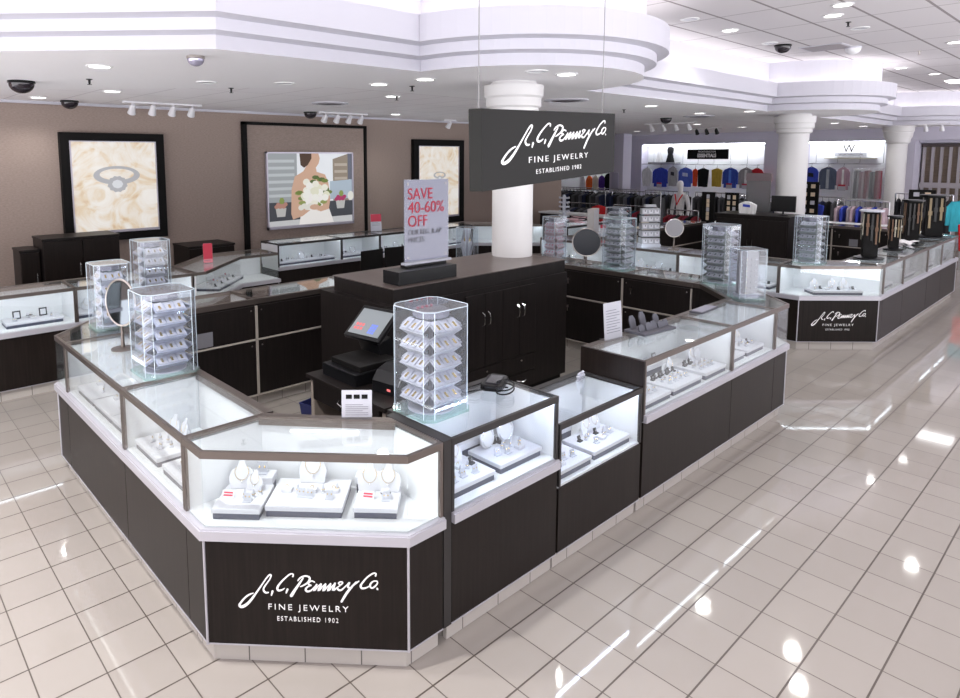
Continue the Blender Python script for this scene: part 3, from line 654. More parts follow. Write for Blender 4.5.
# long case
for i, (x, w, desc) in enumerate(((3.935, .38, 'at the left of the long case'), (4.37, .42, 'in the middle of the long case'), (4.81, .34, 'at the right of the long case'))):
    its = [('cuff', -.8+.26*k, .55+.1*(k % 2)) for k in range(4 if i == 2 else 7)] + [('ring', -.7+.3*k, .1*(k % 2)) for k in range(5)] + [('ear', -.6+.4*k, -.5) for k in range(4)]
    if i == 2: its += [('bust', .3, .7, 0), ('disc', .75, .6, 0, .9)]
    if i == 0: its += [('frame', -.5, .85, 0)]
    if i == 1: its += [('bust', .8, .75, 0, .9)]
    tray(x, 2.235, DK, w, .26, 0, desc, its)
tray(4.35, 2.46, DK, .5, .07, 0, 'raised at the back of the long case', [('block', -.7, 0), ('watch', -.2, 0), ('ear', .3, 0, 0, 1.3), ('frame', .8, 0, 0, .8)], h=.085)
for i, (x, desc) in enumerate(((5.235, 'at left of case under earring board'), (5.62, 'at right of case under earring board'))):
    tray(x, 2.25, DK, .34, .22, 0, desc, [('disc', -.3, .6, .1), ('bust', .4, .7, 0), ('ring', -.5, 0), ('ring', .0, .1), ('cuff', .5, -.1), ('ear', -.2, -.5), ('ear', .6, -.5)])
tray(6.30, 2.60, DK, .40, .2, PI/4, 'in the chamfered far corner case', [('block', -.6, 0), ('ring', 0, .2), ('bust', .5, .5, 0)])
# left run (seen over the glass)
rl = -PI/2
tray(1.275, 3.60, DK, .34, .25, rl, 'far half of the case beside the logo case', [('bust', -.5, .5, .2), ('bust', .1, .7, -.1), ('ring', -.4, -.2), ('ring', 0, 0), ('ring', .5, -.1), ('ear', -.5, -.6), ('ear', .3, -.6), ('cuff', .8, .5)])
tray(1.275, 3.18, DK, .36, .25, rl, 'near half of the case beside the logo case', [('bust', -.3, .4, .2, 1.2), ('bust', .25, .6, -.3, 1.2), ('bust', .75, .4, 0), ('ring', -.6, -.1), ('ring', -.2, -.2), ('ring', .2, -.3), ('ear', .6, -.5), ('ear', -.5, -.6), ('block', .7, 0)])
for k, (y, dd) in enumerate(((4.78, 'farthest'), (4.40, 'middle'), (4.03, 'nearest'))):
    tray(1.275, y, DK, .36, .25, rl, dd + ' in the long left side case', [('block', -.6, 0), ('ring', .2, .4), ('ear', .5, -.3)] + ([('bust', 0, .6, .3)] if k else []))
tray(1.50, 5.52, DK, .26, .2, -PI*.75, 'in the chamfered rear left corner case', [('block', -.3, 0), ('bust', .4, .5, 0)])
# other island and wall counters
tray(8.80, 2.50, DK, .58, .22, r45, 'wide, in the logo corner case of the second island', [(['ring', 'ear', 'cuff', 'block'][k % 4], -.85+.17*k, .3*((k % 3)-1)) for k in range(11)] + [('bust', -.7, .7, 0), ('bust', .1, .8, 0), ('bust', .6, .8, 0)])
for k, (x, desc) in enumerate(((9.68, 'in second island case nearest its logo'), (10.8, 'in second island case with greenish glass'), (11.93, 'in second island case under black racks'), (12.87, 'in second island case nearest far corner'))):
    tray(x, 2.28, DK, .5, .26, 0, desc, [('disc', -.4, .5, 0), ('ring', 0, 0), ('block', .5, -.2), ('ear', -.3, -.4), ('bust', .5, .6, 0)] if k != 1 else [('watch', -.3, 0), ('disc', .2, .4, 0), ('cuff', .6, 0)])
for k, (y, w) in enumerate(((3.5, .8), (4.9, 1.0), (6.1, .6))):
    tray(8.60, y, DK, w, .26, rl, ['nearest its logo, facing the first island', 'in the middle case facing the first island', 'rearmost, facing the first island'][k], [(['ring', 'ear', 'bust', 'cuff', 'block', 'disc'][(j*5) % 6], -.9+1.8*j/9, .2*((j % 3)-1)) for j in range(10 if k < 2 else 5)])
wc = ['outermost', 'at left edge', 'left of clear towers', 'behind clear towers']
for k, x in enumerate((-1.55, -.25, 1.05, 2.3)):
    for j in (-1, 1):
        tray(x+j*.31, 7.42, DK, .5, .26, 0, ('left' if j < 0 else 'right') + ' of two in wall case ' + wc[k], [('frame', -.55, .4, 0), ('frame', .45, .4, 0), ('watch', -.1, .2), ('block', 0, -.4), ('ring', .7, -.2), ('ear', -.7, -.5)] if (k, j) == (2, 1) else [('bust', -.5, .5, 0), ('bust', .5, .5, 0), ('ring', 0, 0), ('cuff', -.2, -.4), ('ear', .4, -.5)])
tray(3.62, 8.05, DK, .9, .3, PI/4, 'in the angled wall counter case', [(['cuff', 'ring', 'block', 'cuff', 'ear', 'red'][j % 6], -.9+1.8*j/11, .6*((j % 3)-1)) for j in range(12)])
wr = ['leftmost case of the rear wall counter', 'second case of the rear wall counter', 'third case of the rear wall counter', 'fourth case of the rear wall counter']
for k, (x, w) in enumerate(((5.42, 1.0), (6.38, .6), (7.33, .9), (8.45, .9))):
    tray(x, 8.98, DK, w, .28, 0, 'in the ' + wr[k], [(['cuff', 'block', 'ring', 'watch', 'disc'][(j*3) % 5], -.85+1.7*j/7, .3*((j % 3)-1)) for j in range(8 if k != 1 else 5)])
for k, x in enumerate((10.45, 11.5)):
    tray(x, 7.5, DK, .7, .26, 0, 'in the rear case ' + ['below the pink tissue', 'at right end by clothes'][k], [('cuff', -.6, 0), ('ring', 0, .2), ('block', .5, 0), ('ear', .2, -.4)])

# ------------------------------------------------------------------ clear towers on the counters
CARDM = mat('pale_plastic_card', (.42, .43, .47), .4)
def tower(label, x, y, w, h, rz=0, periods=5, round_base=False, z=TOPZ, cap=True, cards=3, ch=.13, group=None, zwid=.68, gold=GOLD, inner=None, milk=CARDM):
    t = thing('jewelry_display_tower', label, 'display tower', (x, y, z+.0005), rz, group)
    c = w*ch; a = w/2
    octo = [(-a+c, -a), (a-c, -a), (a, -a+c), (a, a-c), (a-c, a), (-a+c, a), (-a, a-c), (-a, -a+c)]
    if round_base: MB().lathe([(a*1.3, 0), (a*1.3, .012)], n=32).build('glass_base', GREENG, t)
    else: MB().prism([(p[0]*1.06, p[1]*1.06) for p in octo], 0, .012).build('glass_base', GREENG, t)
    MB().lathe([(a*.8, .0125), (a*.8, .022)], n=24).build('turntable', CLEARW, t)
    m = MB()
    for i in range(8): m.prism([octo[i], octo[(i+1) % 8], tuple(Vector(octo[(i+1) % 8])*.985), tuple(Vector(octo[i])*.985)], .013, h-.006)
    m.build('acrylic_case', ACRYL, t)
    MB().prism([(p[0]*1.02, p[1]*1.02) for p in octo], h-.006, h).build('acrylic_lid', GREENG if round_base else ACRYL, t)
    m = MB()
    for p in octo: m.tube([(p[0], p[1], .013), (p[0], p[1], h-.001)], .0018, 5)
    for i in range(8): m.tube([(*octo[i], h), (*octo[(i+1) % 8], h)], .002, 5)
    m.build('polished_edges', mat('acrylic_edge', (.62, .72, .80), .25, 0), t) if 'acrylic_edge' not in bpy.data.materials else m.build('polished_edges', bpy.data.materials['acrylic_edge'], t)
    if inner == 'board':
        m = MB(); m.box(-a*.75, -.02, .04, a*.75, .02, h-.03); b = m.build('earring_board', mat('grey_board', (.25, .245, .26), .5), t)
        for r in range(7):
            for q_ in range(4):
                x0 = -a*.55+q_*a*.37; z0 = h-.10-r*.052
                for s_ in (-1, 1): m = MB(); m.lathe([(.001, z0-.011), (.010, z0), (.001, z0+.011)], x0, -.024 if s_ < 0 else .024, 6, 1, .5); m.build('earring', [SILVER, GOLD, BAND][(r*3+q_) % 3], b)
        m = MB(); m.box(-a*.78, -.05, .013, a*.78, .05, .04); m.build('board_foot', CLEARW, t); return t
    H0, H1 = .035, h-.07 if cap else h-.03
    if cap: MB().lathe([(a*.62, h-.055), (a*.62, h-.02)], n=8).build('cap_plate', mat('smoked_plate', (.16, .16, .20), .3) if 'smoked_plate' not in bpy.data.materials else bpy.data.materials['smoked_plate'], t)
    MB().tube([(0, 0, .02), (0, 0, h-.03)], .012, 10).build('centre_pole', CLEARW, t)
    if h == .545:
        for k in range(4): MB().tube([(-.06+.03*k, .03, h-.019), (-.06+.03*k, .03, h-.008)], .008, 8).build('red_cap_pin', REDM, t)
    per = (H1-H0)/periods; rr = a*zwid; am = a*.21; pw = a*.58
    for k in range(4):
        ang = k*PI/2; ex = Vector((math.cos(ang+PI/2), math.sin(ang+PI/2), 0)); en = Vector((math.cos(ang), math.sin(ang), 0))
        L, Rr = [], []
        for i in range(2*periods+1):
            zz = H0 + per*i/2; r_ = rr + (am if i % 2 else -am)
            L.append(en*r_ - ex*pw + Vector((0, 0, zz))); Rr.append(en*r_ + ex*pw + Vector((0, 0, zz)))
        m = MB(); m.sheet(L, Rr); L2 = [p + en*.004 for p in L]; R2 = [p + en*.004 for p in Rr]; m.sheet(R2, L2); m.sheet(L, L2); m.sheet(R2, Rr)
        zp = m.build('zigzag_card_panel', milk, t)
        for i in range(periods):
            zt = H0 + per*(i+1); zm = H0 + per*(i+.5)
            top = en*(rr-am) + Vector((0, 0, zt)); mid = en*(rr+am) + Vector((0, 0, zm)); dv = (mid-top); dn_ = dv.normalized(); no = ex.cross(dn_).normalized()
            if no.dot(en) < 0: no = -no
            m = MB(); g = []
            for j in range(cards):
                cx_ = (j-(cards-1)/2)*pw*1.9/cards; c0 = top + dv*.5 + ex*cx_ + no*.008
                m.mi = 0; m.obox(c0, ex*(pw*.82/cards), dn_*(dv.length*.46), no*.002)
                m.mi = 1; m.obox(c0 + no*.0035 + dn_*dv.length*.1, ex*(pw*.22/cards), dn_*(dv.length*.2), no*.0012)
            cr = m.build('earring_card_row', [CLEARW, gold], zp)
    return t
tower('large clear acrylic tower of zigzag earring cards beside the card reader', 2.185, 2.41, .30, .545)
tower('clear acrylic tower of zigzag cards at the left case, in front of the round mirror', 1.405, 3.96, .31, .50, milk=mat('bluish_card', (.38, .41, .52), .4))
tower('tall narrow clear tower behind the round mirror, rising above the other two', 1.93, 5.66, .26, .60, periods=6, zwid=.7)
tower('low clear tower with hanging chains left of the round mirror', 1.50, 5.33, .26, .49, periods=4, zwid=.6, milk=mat('clear_card', (.5, .53, .6), .4))
GRN = mat('greenish_card', (.22, .25, .24), .4)
tower('tall clear tower of silver pieces at the far inner corner of the island', 6.66, 2.93, .29, .60, periods=7, milk=GRN, gold=SILVER, zwid=.75)
tower('clear case holding a flat grey board of earrings at the far right corner', 6.12, 2.44, .25, .455, rz=-.6, inner='board')
tower('clear tower of silver pieces on the logo corner of the second island', 8.74, 2.76, .30, .57, periods=6, milk=GRN, gold=SILVER)
tower('round based green glass tower beside the dark mirror on the far counter', 6.685, 4.12, .30, .585, periods=7, round_base=True, milk=GRN, gold=SILVER)
tower('small clear tower of red and silver pieces right of the column', 6.69, 5.05, .24, .54, periods=5, milk=mat('pinkish_card', (.55, .40, .42), .5), gold=REDM)
tower('slim clear acrylic tower left of the column on the staff counter', 5.78, 5.70, .22, .42, periods=1, cap=False, zwid=.2, cards=1)
tower('clear tower on the second island staff counter, partly hidden', 10.0, 6.2, .34, .42, periods=4, milk=GRN, gold=SILVER)

# stepped white ring tower, small white finger tower, pale card tower
t = thing('ring_display_tower', 'white stepped tower of ring slots on the second island', 'display tower', (8.60, 4.82, TOPZ), -.7)
m = MB(); m.box(-.14, -.09, 0, .14, .09, .05); m.build('plinth', CLEARW, t)
GR2 = mat('pale_grey_plastic', (.32, .33, .36), .5)
for k in range(5):
    m = MB(); z0 = .05+k*.105; m.prism([(-.13, -.08+.01*k), (.13, -.08+.01*k), (.13, .08-.01*k), (-.13, .08-.01*k)], z0, z0+.085); tr_ = m.build('tier', GR2, t)
    for j in range(3):
        m = MB(); m.plate([(-.025, 0), (.025, 0), (.025, .05), (-.025, .05)], (-.085+.085*j, -.085+.01*k, z0+.018), (1, 0, 0), (0, .2, .98), (0, -.98, .2), .008); m.build('ring_slot', PAD, tr_)
        m = MB(); m.box(-.089+.085*j, -.092+.01*k, z0+.04, -.081+.085*j, -.086+.01*k, z0+.065); m.build('ring', BAND, tr_)
m = MB(); m.prism([(-.08, -.03), (.08, -.03), (.08, .03), (-.08, .03)], .575, .61); m.build('header', GR2, t)
t = thing('finger_ring_stand', 'slim white tower of knobbed ring fingers on the rear counter', 'display tower', (10.22, 7.5, TOPZ))
MB().lathe([(.10, 0), (.10, .02), (.03, .03), (.03, .56), (.01, .58)], n=14).build('pole', CLEARW, t)
for k in range(6):
    for a in range(4): m = MB(); an = a*PI/2+.4; m.tube([(.03*math.cos(an), .03*math.sin(an), .09+k*.085), (.10*math.cos(an), .10*math.sin(an), .10+k*.085)], .018, 7); m.build('finger', CLEARW, t)
t = thing('pale_card_rack', 'pale beige card rack behind the round based tower', 'display tower', (9.25, 6.2, TOPZ), .3)
m = MB(); m.box(-.16, -.05, .02, .16, .05, .44); m.build('rack_body', mat('pale_beige', (.42, .39, .38), .6), t); m = MB(); m.box(-.18, -.09, 0, .18, .09, .02); m.build('foot', CLEARW, t)
for k in range(4): m = MB(); m.tube([(-.11+.073*k, -.055, .05), (-.11+.073*k, -.055, .42)], .006, 6); m.build('divider', CLEARW, t)
t = thing('tissue_stack', 'crumpled pink tissue paper pile on the rear showcase', 'tissue paper', (10.62, 7.5, TOPZ))
m = MB(); random.seed(3)
for k in range(9):
    a = random.uniform(0, 6.3); m.obox((random.uniform(-.14, .14), random.uniform(-.06, .06), .03+.012*k), (.14*math.cos(a), .14*math.sin(a), .02*random.uniform(-1, 1)), (-.07*math.sin(a), .07*math.cos(a), 0), (0, 0, .004))
m.build('sheets', mat('pink_tissue', (.70, .48, .52), .8), t)

# mirrors
def mirror(label, x, y, r, rz, hz, tilt=.1, col=None, face=None):
    t = thing('countertop_mirror', label, 'mirror', (x, y, TOPZ), rz)
    MB().lathe([(.075, 0), (.075, .008), (.012, .016), (.009, hz-r-.006)], n=20).build('stand', face or BRONZE, t, smooth=True)
    n_ = Vector((0, -math.cos(tilt), math.sin(tilt))); ey = Vector((0, math.sin(tilt), math.cos(tilt)))
    m = MB(); m.tube([tuple(Vector((0, 0, hz)) + Vector((1, 0, 0))*(r*math.cos(a)) + ey*(r*math.sin(a))) for a in [2*PI*k/36 for k in range(36)]], .007, 8, True); m.build('rim', NICKEL, t, smooth=True)
    m = MB(); m.plate([(r*math.cos(a), r*math.sin(a)) for a in [2*PI*k/36 for k in range(36)]], (0, 0, hz), (1, 0, 0), ey, n_, .005); m.build('mirror_glass', col, t)
MIR = mat('mirror', (.12, .135, .15), .03, 1)
mirror('round tilting mirror among the clear towers on the left', 1.36, 4.60, .155, -1.25, .32, .05, MIR)
mirror('dark backed round mirror beside the round based tower', 6.62, 4.52, .165, -.95, .27, .05, mat('dark_mirror', (.018, .02, .027), .25, .2))
mirror('pale oval mirror on the second island beside the ring tower', 8.62, 4.45, .125, -.75, .30, .05, mat('grey_mirror_back', (.20, .195, .21), .4, .2))

# black watch towers on the second island
STRAPS = [mat('strap_beige', (.24, .18, .10), .5), mat('strap_brown', (.12, .06, .03), .5), mat('strap_white', (.38, .35, .28), .5), mat('strap_black', (.02, .02, .02), .5)]
def watch_tower(label, x, y, w, h, rz=.5, white_top=False):
    t = thing('watch_display_tower', label, 'display tower', (x, y, TOPZ), rz)
    MB().lathe([(w*.62, 0), (w*.62, .02), (w*.3, .03)], n=20).build('base', BLACK, t)
    a = w*.29; MB().box(-a, -a, .03, a, a, h).build('core', BLACKM, t)
    MB().lathe([(w*.5, h), (w*.5, h+.02)], n=20).build('top_disc', CLEARW if white_top else BLACK, t)
    random.seed(int(x*100))
    for k in range(4):
        an = k*PI/2; en = Vector((math.cos(an), math.sin(an), 0)); ex = Vector((-math.sin(an), math.cos(an), 0))
        for j in range(3):
            z1 = h-.03; mt = STRAPS[random.randrange(4)]; L = random.uniform(.5, .85)*(h-.08)
            m = MB(); m.obox(en*(a+.012)+ex*((j-1)*a*.62)+Vector((0, 0, z1-L/2)), ex*(a*.13), en*.004, Vector((0, 0, L/2))); m.obox(en*(a+.017)+ex*((j-1)*a*.62)+Vector((0, 0, z1-L*.5)), ex*(a*.22), en*.006, Vector((0, 0, a*.3))); m.build('watch', mt, t)
    return t
watch_tower('black watch tower with a white top, nearest on the second island', 9.62, 2.36, .27, .60, .4, True)
watch_tower('small black watch tower, second along the second island', 10.75, 2.36, .19, .46, .4)
watch_tower('mottled black watch tower, third along the second island', 11.6, 2.34, .28, .64, .4)
watch_tower('wide black watch tower at the far end of the second island', 12.95, 2.34, .40, .66, .4)
t = thing('plastic_wrap_heap', 'heap of clear wrap between the black watch towers', 'plastic wrap', (11.15, 2.35, TOPZ))
m = MB(); random.seed(9)
for k in range(10):
    a = random.uniform(0, 6.3); m.obox((random.uniform(-.15, .15), random.uniform(-.08, .08), .05+.01*random.random()*k), (.1*math.cos(a), .1*math.sin(a), .02), (-.05*math.sin(a), .05*math.cos(a), .03*random.uniform(-1, 1)), (0, 0, .002))
m.build('film', mat('film', (.75, .73, .75), .3), t)

# ------------------------------------------------------------------ small counter things
def easel_sign(label, name, x, y, w, h, rz, body=ACRYL, z=TOPZ, lean=.08, lines=0, top=None, photos=0, col=CARD, base=True):
    t = thing(name, label, 'sign', (x, y, z), rz)
    n_ = Vector((0, -math.cos(lean), math.sin(lean))); ey = Vector((0, math.sin(lean), math.cos(lean)))
    m = MB(); m.plate([(-w/2, 0), (w/2, 0), (w/2, h), (-w/2, h)], (0, 0, .002), (1, 0, 0), ey, n_, .003); m.build('card', col, t)
    if base: m = MB(); m.box(-w/2, -.02, 0, w/2, .045, .004); m.build('foot', ACRYL, t)
    if top:
        m = MB(); m.plate([(-w/2+.002, h*(1-top)), (w/2-.002, h*(1-top)), (w/2-.002, h-.002), (-w/2+.002, h-.002)], n_*.0022+Vector((0, 0, .002)), (1, 0, 0), ey, n_, .0006); m.build('red_header', REDM, t)
    for k in range(lines):
        zz = h*(1-(top or (.4 if photos else .15)))-.02-k*h*.075
        m = MB(); m.plate([(-w*.38, zz), (w*(.38 if k % 3 else .2), zz), (w*(.38 if k % 3 else .2), zz+h*.018), (-w*.38, zz+h*.018)], n_*.0022+Vector((0, 0, .002)), (1, 0, 0), ey, n_, .0006); m.build('printed_line', GREYP, t)
    for k in range(photos):
        x0 = -w*.36+k*w*.26
        m = MB(); m.plate([(x0, h*.68), (x0+w*.2, h*.68), (x0+w*.2, h*.84), (x0, h*.84)], n_*.0022+Vector((0, 0, .002)), (1, 0, 0), ey, n_, .0006); m.build('printed_photo', BLACKM, t)
    return t
easel_sign('small white card with three dark pictures at the back of the logo case', 'counter_sign', 1.835, 2.573, .15, .135, -PI/4+.06, lines=6, photos=3)
easel_sign('upright pale notice in an acrylic holder on the long case', 'counter_sign', 4.02, 2.50, .19, .26, -.12, lines=9, col=mat('grey_notice', (.38, .38, .42), .6))
easel_sign('pink red price card on the wall counter corner', 'sale_card_stand', 3.33, 7.75, .11, .24, -.3, top=.8, lines=1, col=mat('pink_card', (.6, .2, .24), .5))
easel_sign('red and white sale card on the rear wall counter', 'sale_card_stand', 6.98, 9.12, .20, .30, -.3, top=.45, lines=3)
easel_sign('tiny red topped tag stand by the second island staff counter', 'sale_card_stand', 9.55, 6.2, .1, .15, -.5, top=.4, lines=1)
# grey earring pad stand on the long case
t = thing('earring_pad_tray', 'grey tray of upright earring pads on top of the long case', 'display tray', (4.42, 2.44, TOPZ), -.12)
GPAD = mat('grey_flock', (.09, .09, .11), .8)
MB().box(-.19, -.09, 0, .19, .09, .02).build('tray', GPAD, t, bevel=.003)
for k, (x, y, hh) in enumerate(((-.13, .05, .10), (.0, .06, .11), (.13, .04, .08), (-.14, -.03, .05), (-.07, -.04, .06), (0, -.03, .06), (.07, -.04, .05), (.14, -.03, .05))):
    m = MB(); m.plate([(-.03, 0), (.03, 0), (.033, hh*.7), (.015, hh), (-.015, hh), (-.033, hh*.7)], (x, y, .02), (1, 0, 0), (0, .3, .954), (0, -.954, .3), .012); m.build('earring_pad', GPAD, t, bevel=.002)
t = thing('flat_velvet_pad', 'flat grey pad lying on the case under the earring board', 'display pad', (5.35, 2.47, TOPZ), .05)
MB().box(-.17, -.055, 0, .17, .055, .014).build('pad', GPAD, t, bevel=.003); MB().box(-.15, -.045, .014, .15, .045, .017).build('pad_top', mat('pad_top', (.25, .25, .3), .8), t)
# card reader with a coiled cable
t = thing('card_reader', 'small black card reader with a coiled cable on the bright case', 'card reader', (2.66, 2.40, TOPZ), .5); t.scale = (1.35, 1.35, 1.35)
m = MB(); m.prism([(-.075, -.035), (-.06, -.045), (.06, -.045), (.08, -.03), (.085, .03), (.06, .045), (-.06, .045), (-.078, .03)], .006, .032); m.build('body', BLACK, t, bevel=.006)
m = MB(); m.obox((.0, .0, .034), (.05, 0, 0), (0, .028, 0), (0, 0, .002)); m.build('key_plate', mat('reader_plate', (.05, .05, .06), .2), t)
m = MB(); m.tube([(-.05+.055*math.cos(a), -.055+.035*math.sin(a), .004+.002*k_) for k_, a in enumerate([2*PI*k/20 for k in range(46)])] if False else [(-.05+.055*math.cos(2*PI*k/20), -.055+.035*math.sin(2*PI*k/20), .004+.0008*k) for k in range(46)], .003, 6); m.build('coiled_cable', BLACK, t)
m = MB(); m.tube([(-.07, .02, .012), (-.11, .05, .02), (-.13, .09, .012), (-.10, .12, .006)], .003, 6); m.build('cable', BLACK, t)
# clear bow shaped holders on the low case
t = thing('acrylic_ring_holder', 'clear knobbly ring holder on the low case', 'ring holder', (3.53, 2.43, .8505), .2)
m = MB(); m.box(-.05, -.012, 0, .05, .012, .006); m.build('foot', CLEARW, t)
for sx in (-.032, 0, .032): MB().lathe([(.004, .006), (.014, .016), (.016, .028), (.006, .036), (.012, .044), (.004, .052)], sx, 0, 10).build('finger', CLEARW, t, smooth=True)

# ------------------------------------------------------------------ central cabinet with the column
t = thing('central_cabinet', 'tall dark central cabinet with brown top around the white column', 'cabinet', (4.3, 4.4, 0)); og = (4.3, 4.4, 0)
MB().box(3.12, 3.96, .08, 5.47, 4.90, 1.137).build('body', WOODB, t, og); MB().box(3.15, 4.0, 0, 5.44, 4.87, .08).build('plinth', BLACKM, t, og)
MB().box(3.20, 3.97, 1.137, 5.44, 4.80, 1.262).build('upper_tier', WOODB, t, og); MB().box(3.19, 3.955, 1.262, 5.45, 4.81, 1.27).build('top', WOODTOP, t, og)
for a, b, hs in ((3.99, 4.232, 1), (4.236, 4.468, -1), (4.472, 4.708, 1), (4.712, 4.95, -1)):
    d = MB().box(a, 3.942, .42, b, 3.958, 1.09).build('door', WOODB, t, og, bevel=.002)
    hx = b-.035 if hs > 0 else a+.035
    m = MB(); m.tube([(hx, 3.942, .80), (hx, 3.915, .815), (hx, 3.905, .86), (hx, 3.915, .905), (hx, 3.942, .92)], .005, 8); m.build('handle', CHROME, d, og, smooth=True)
for a, b in ((3.99, 4.468), (4.472, 4.95)):
    for z0, z1 in ((.25, .412), (.09, .242)):
        d = MB().box(a, 3.942, z0, b, 3.958, z1).build('drawer', WOODB, t, og, bevel=.002)
        c_ = (a+b)/2+.03
        if z0 < .2: m = MB(); m.tube([(c_-.06, 3.942, z0+.09), (c_-.045, 3.918, z0+.085), (c_, 3.908, z0+.075), (c_+.045, 3.918, z0+.085), (c_+.06, 3.942, z0+.09)], .005, 8); m.build('handle', CHROME, d, og, smooth=True)
        else: m = MB(); m.lathe([(.009, z1-.05), (.009, z1-.04)], c_, 3.94, 10); m.build('keyhole', NICKEL, d, og)
t = thing('sign_riser', 'black box riser under the sale sign on the central cabinet', 'riser', (3.62, 4.18, 1.27))
MB().box(-.32, -.16, 0, .33, .05, .11).build('box', BLACK, t, bevel=.004); MB().box(-.15, -.05, .11, .31, .03, .13).build('slot_block', BLACK, t, bevel=.003)
t = thing('sale_sign', 'acrylic sale sign with red SAVE lettering standing on the black riser', 'sign', (3.74, 4.175, 1.4195), -.03)
w, h = .50, .70
m = MB(); m.box(-w/2, -.006, 0, w/2, .006, h); m.build('acrylic_panel', ACRYL, t); m = MB(); m.box(-w/2+.006, -.002, .006, w/2-.006, .002, h-.006); m.build('paper', mat('sign_paper', (.25, .25, .32), .5), t)
for (x, z) in ((-.21, .04), (.21, .04), (.21, .66), (-.21, .66)): m = MB(); m.plate([(.008*math.cos(a), .008*math.sin(a)) for a in [2*PI*k/10 for k in range(10)]], (x, -.008, z), (1, 0, 0), (0, 0, 1), (0, -1, 0), .004); m.build('screw_cap', NICKEL, t)
for k, (s_, wx) in enumerate((('SAVE', .27), ('40-60%', .40), ('OFF', .21))): put_text('red_lettering', s_, .1, REDM, t, (-.21+wx/2, -.0085, h-.17-k*.115), (1, 0, 0), (0, 0, 1), 1, wx=wx, hy=.095, bold=.0)
for k, (s_, wx) in enumerate((('OUR REG. & AP', .37), ('PRICES', .18))): put_text('grey_lettering', s_, .05, GREYP, t, (-.21+wx/2, -.0085, h-.47-k*.065), (1, 0, 0), (0, 0, 1), 1, wx=wx, hy=.045)
MB().box(-.26, -.03, -.0185, .26, .03, -.001).build('clear_clip', CLEARW, t)

# register desk and till
t = thing('register_desk', 'low dark register desk against the end of the central cabinet', 'desk', (2.75, 3.56, 0)); og = (2.75, 3.56, 0)
MB().box(2.42, 3.10, .72, 3.11, 4.02, .75).build('desk_top', WOODB, t, og, bevel=.002)
BPAN = mat('beige_laminate', (.26, .22, .19), .5)
for a, b in ((3.12, 3.16), (3.50, 3.53), (3.96, 4.0)): MB().box(2.45, a, 0, 3.10, b, .72).build('side_panel', BPAN, t, og)
MB().box(3.05, 3.16, .05, 3.09, 3.96, .72).build('back_panel', BPAN, t, og)
d = MB().box(2.43, 3.17, .58, 2.95, 3.94, .715).build('drawer', WOODB, t, og, bevel=.003)
m = MB(); m.tube([(2.43, 3.47, .655), (2.405, 3.485, .645), (2.398, 3.54, .64), (2.405, 3.595, .645), (2.43, 3.61, .655)], .005, 8); m.build('handle', CHROME, d, og, smooth=True)
MB().box(2.47, 3.53, .30, 3.05, 3.96, .32).build('shelf', BPAN, t, og)
t = thing('waste_bin', 'small blue waste bin on the floor beside the register desk', 'waste bin', (2.98, 4.55, 0), .2)
t.location = (2.80, 4.42, 0)
m = MB(); m.prism([(-.10, -.08), (.10, -.08), (.10, .08), (-.10, .08)], 0, .01)
for i in range(4):
    q4 = [(-1, -1), (1, -1), (1, 1), (-1, 1)]; a, b = q4[i], q4[(i+1) % 4]
    m.v += [(a[0]*.10, a[1]*.08, 0), (b[0]*.10, b[1]*.08, 0), (b[0]*.135, b[1]*.11, .33), (a[0]*.135, a[1]*.11, .33), (a[0]*.095, a[1]*.075, 0), (b[0]*.095, b[1]*.075, 0), (b[0]*.13, b[1]*.105, .33), (a[0]*.13, a[1]*.105, .33)]
    n0 = len(m.v)-8; m.face((n0, n0+1, n0+2, n0+3)); m.face((n0+4, n0+7, n0+6, n0+5)); m.face((n0+3, n0+2, n0+6, n0+7))
BLUE = mat('navy_plastic', (.02, .025, .10), .4)
m.build('bin_body', BLUE, t)
m = MB(); m.tube([(-.135, -.11, .33), (.135, -.11, .33), (.135, .11, .33), (-.135, .11, .33)], .007, 6, True); m.build('rim', BLUE, t)
t = thing('cash_register', 'black touch screen till with a lit screen on the register desk', 'cash register', (2.72, 3.72, .75), 0)
MB().box(-.22, -.20, 0, .24, .20, .09).build('cash_drawer', BLACK, t, bevel=.006)
MB().box(-.17, -.19, .09, .16, .16, .13).build('keyboard_base', BLACKM, t, bevel=.004)
m = MB(); m.obox((.16, .06, .17), (.06, 0, .02), (0, .12, 0), (-.02, 0, .06)); m.build('stand', BLACK, t, bevel=.004)
n_ = Vector((-.62, -.10, .78)).normalized(); ex = Vector((.16, -.98, 0)).normalized(); ey = n_.cross(ex)*1
if ey.z < 0: ey = -ey
c0 = Vector((.13, .07, .33))
m = MB(); m.obox(c0, ex*.175, ey*.145, n_*.018); m.build('screen_housing', BLACK, t, bevel=.006)
SCR = mat('lit_screen', (.12, .13, .14), .3, emit=(.42, .47, .50), es=.32)
sc_ = MB().obox(c0+n_*.0195, ex*.15, ey*.115, n_*.0008).build('screen', SCR, t)
SRED = mat('screen_red', (.5, .1, .1), .4, emit=(.5, .1, .12), es=.5); SBLU = mat('screen_blue', (.1, .15, .5), .4, emit=(.12, .18, .5), es=.5)
for k in range(6): m = MB(); m.obox(c0+n_*.0208+ex*(-.11+.03*(k % 3))+ey*(-.03-.035*(k//3)), ex*.011, ey*.012, n_*.0003); m.build('screen_button', SRED, sc_)
for k in range(12): m = MB(); m.obox(c0+n_*.0208+ex*(.035+.022*(k % 3))+ey*(-.02-.022*(k//3)), ex*.009, ey*.009, n_*.0003); m.build('screen_key', SBLU, sc_)
t = thing('receipt_printer', 'rounded black receipt printer beside the till', 'printer', (2.72, 3.31, .75), .15)
m = MB(); b = 0; pr_ = [(-.15, 0), (-.15, .08), (-.10, .14), (0, .17), (.10, .16), (.15, .12), (.15, 0)]
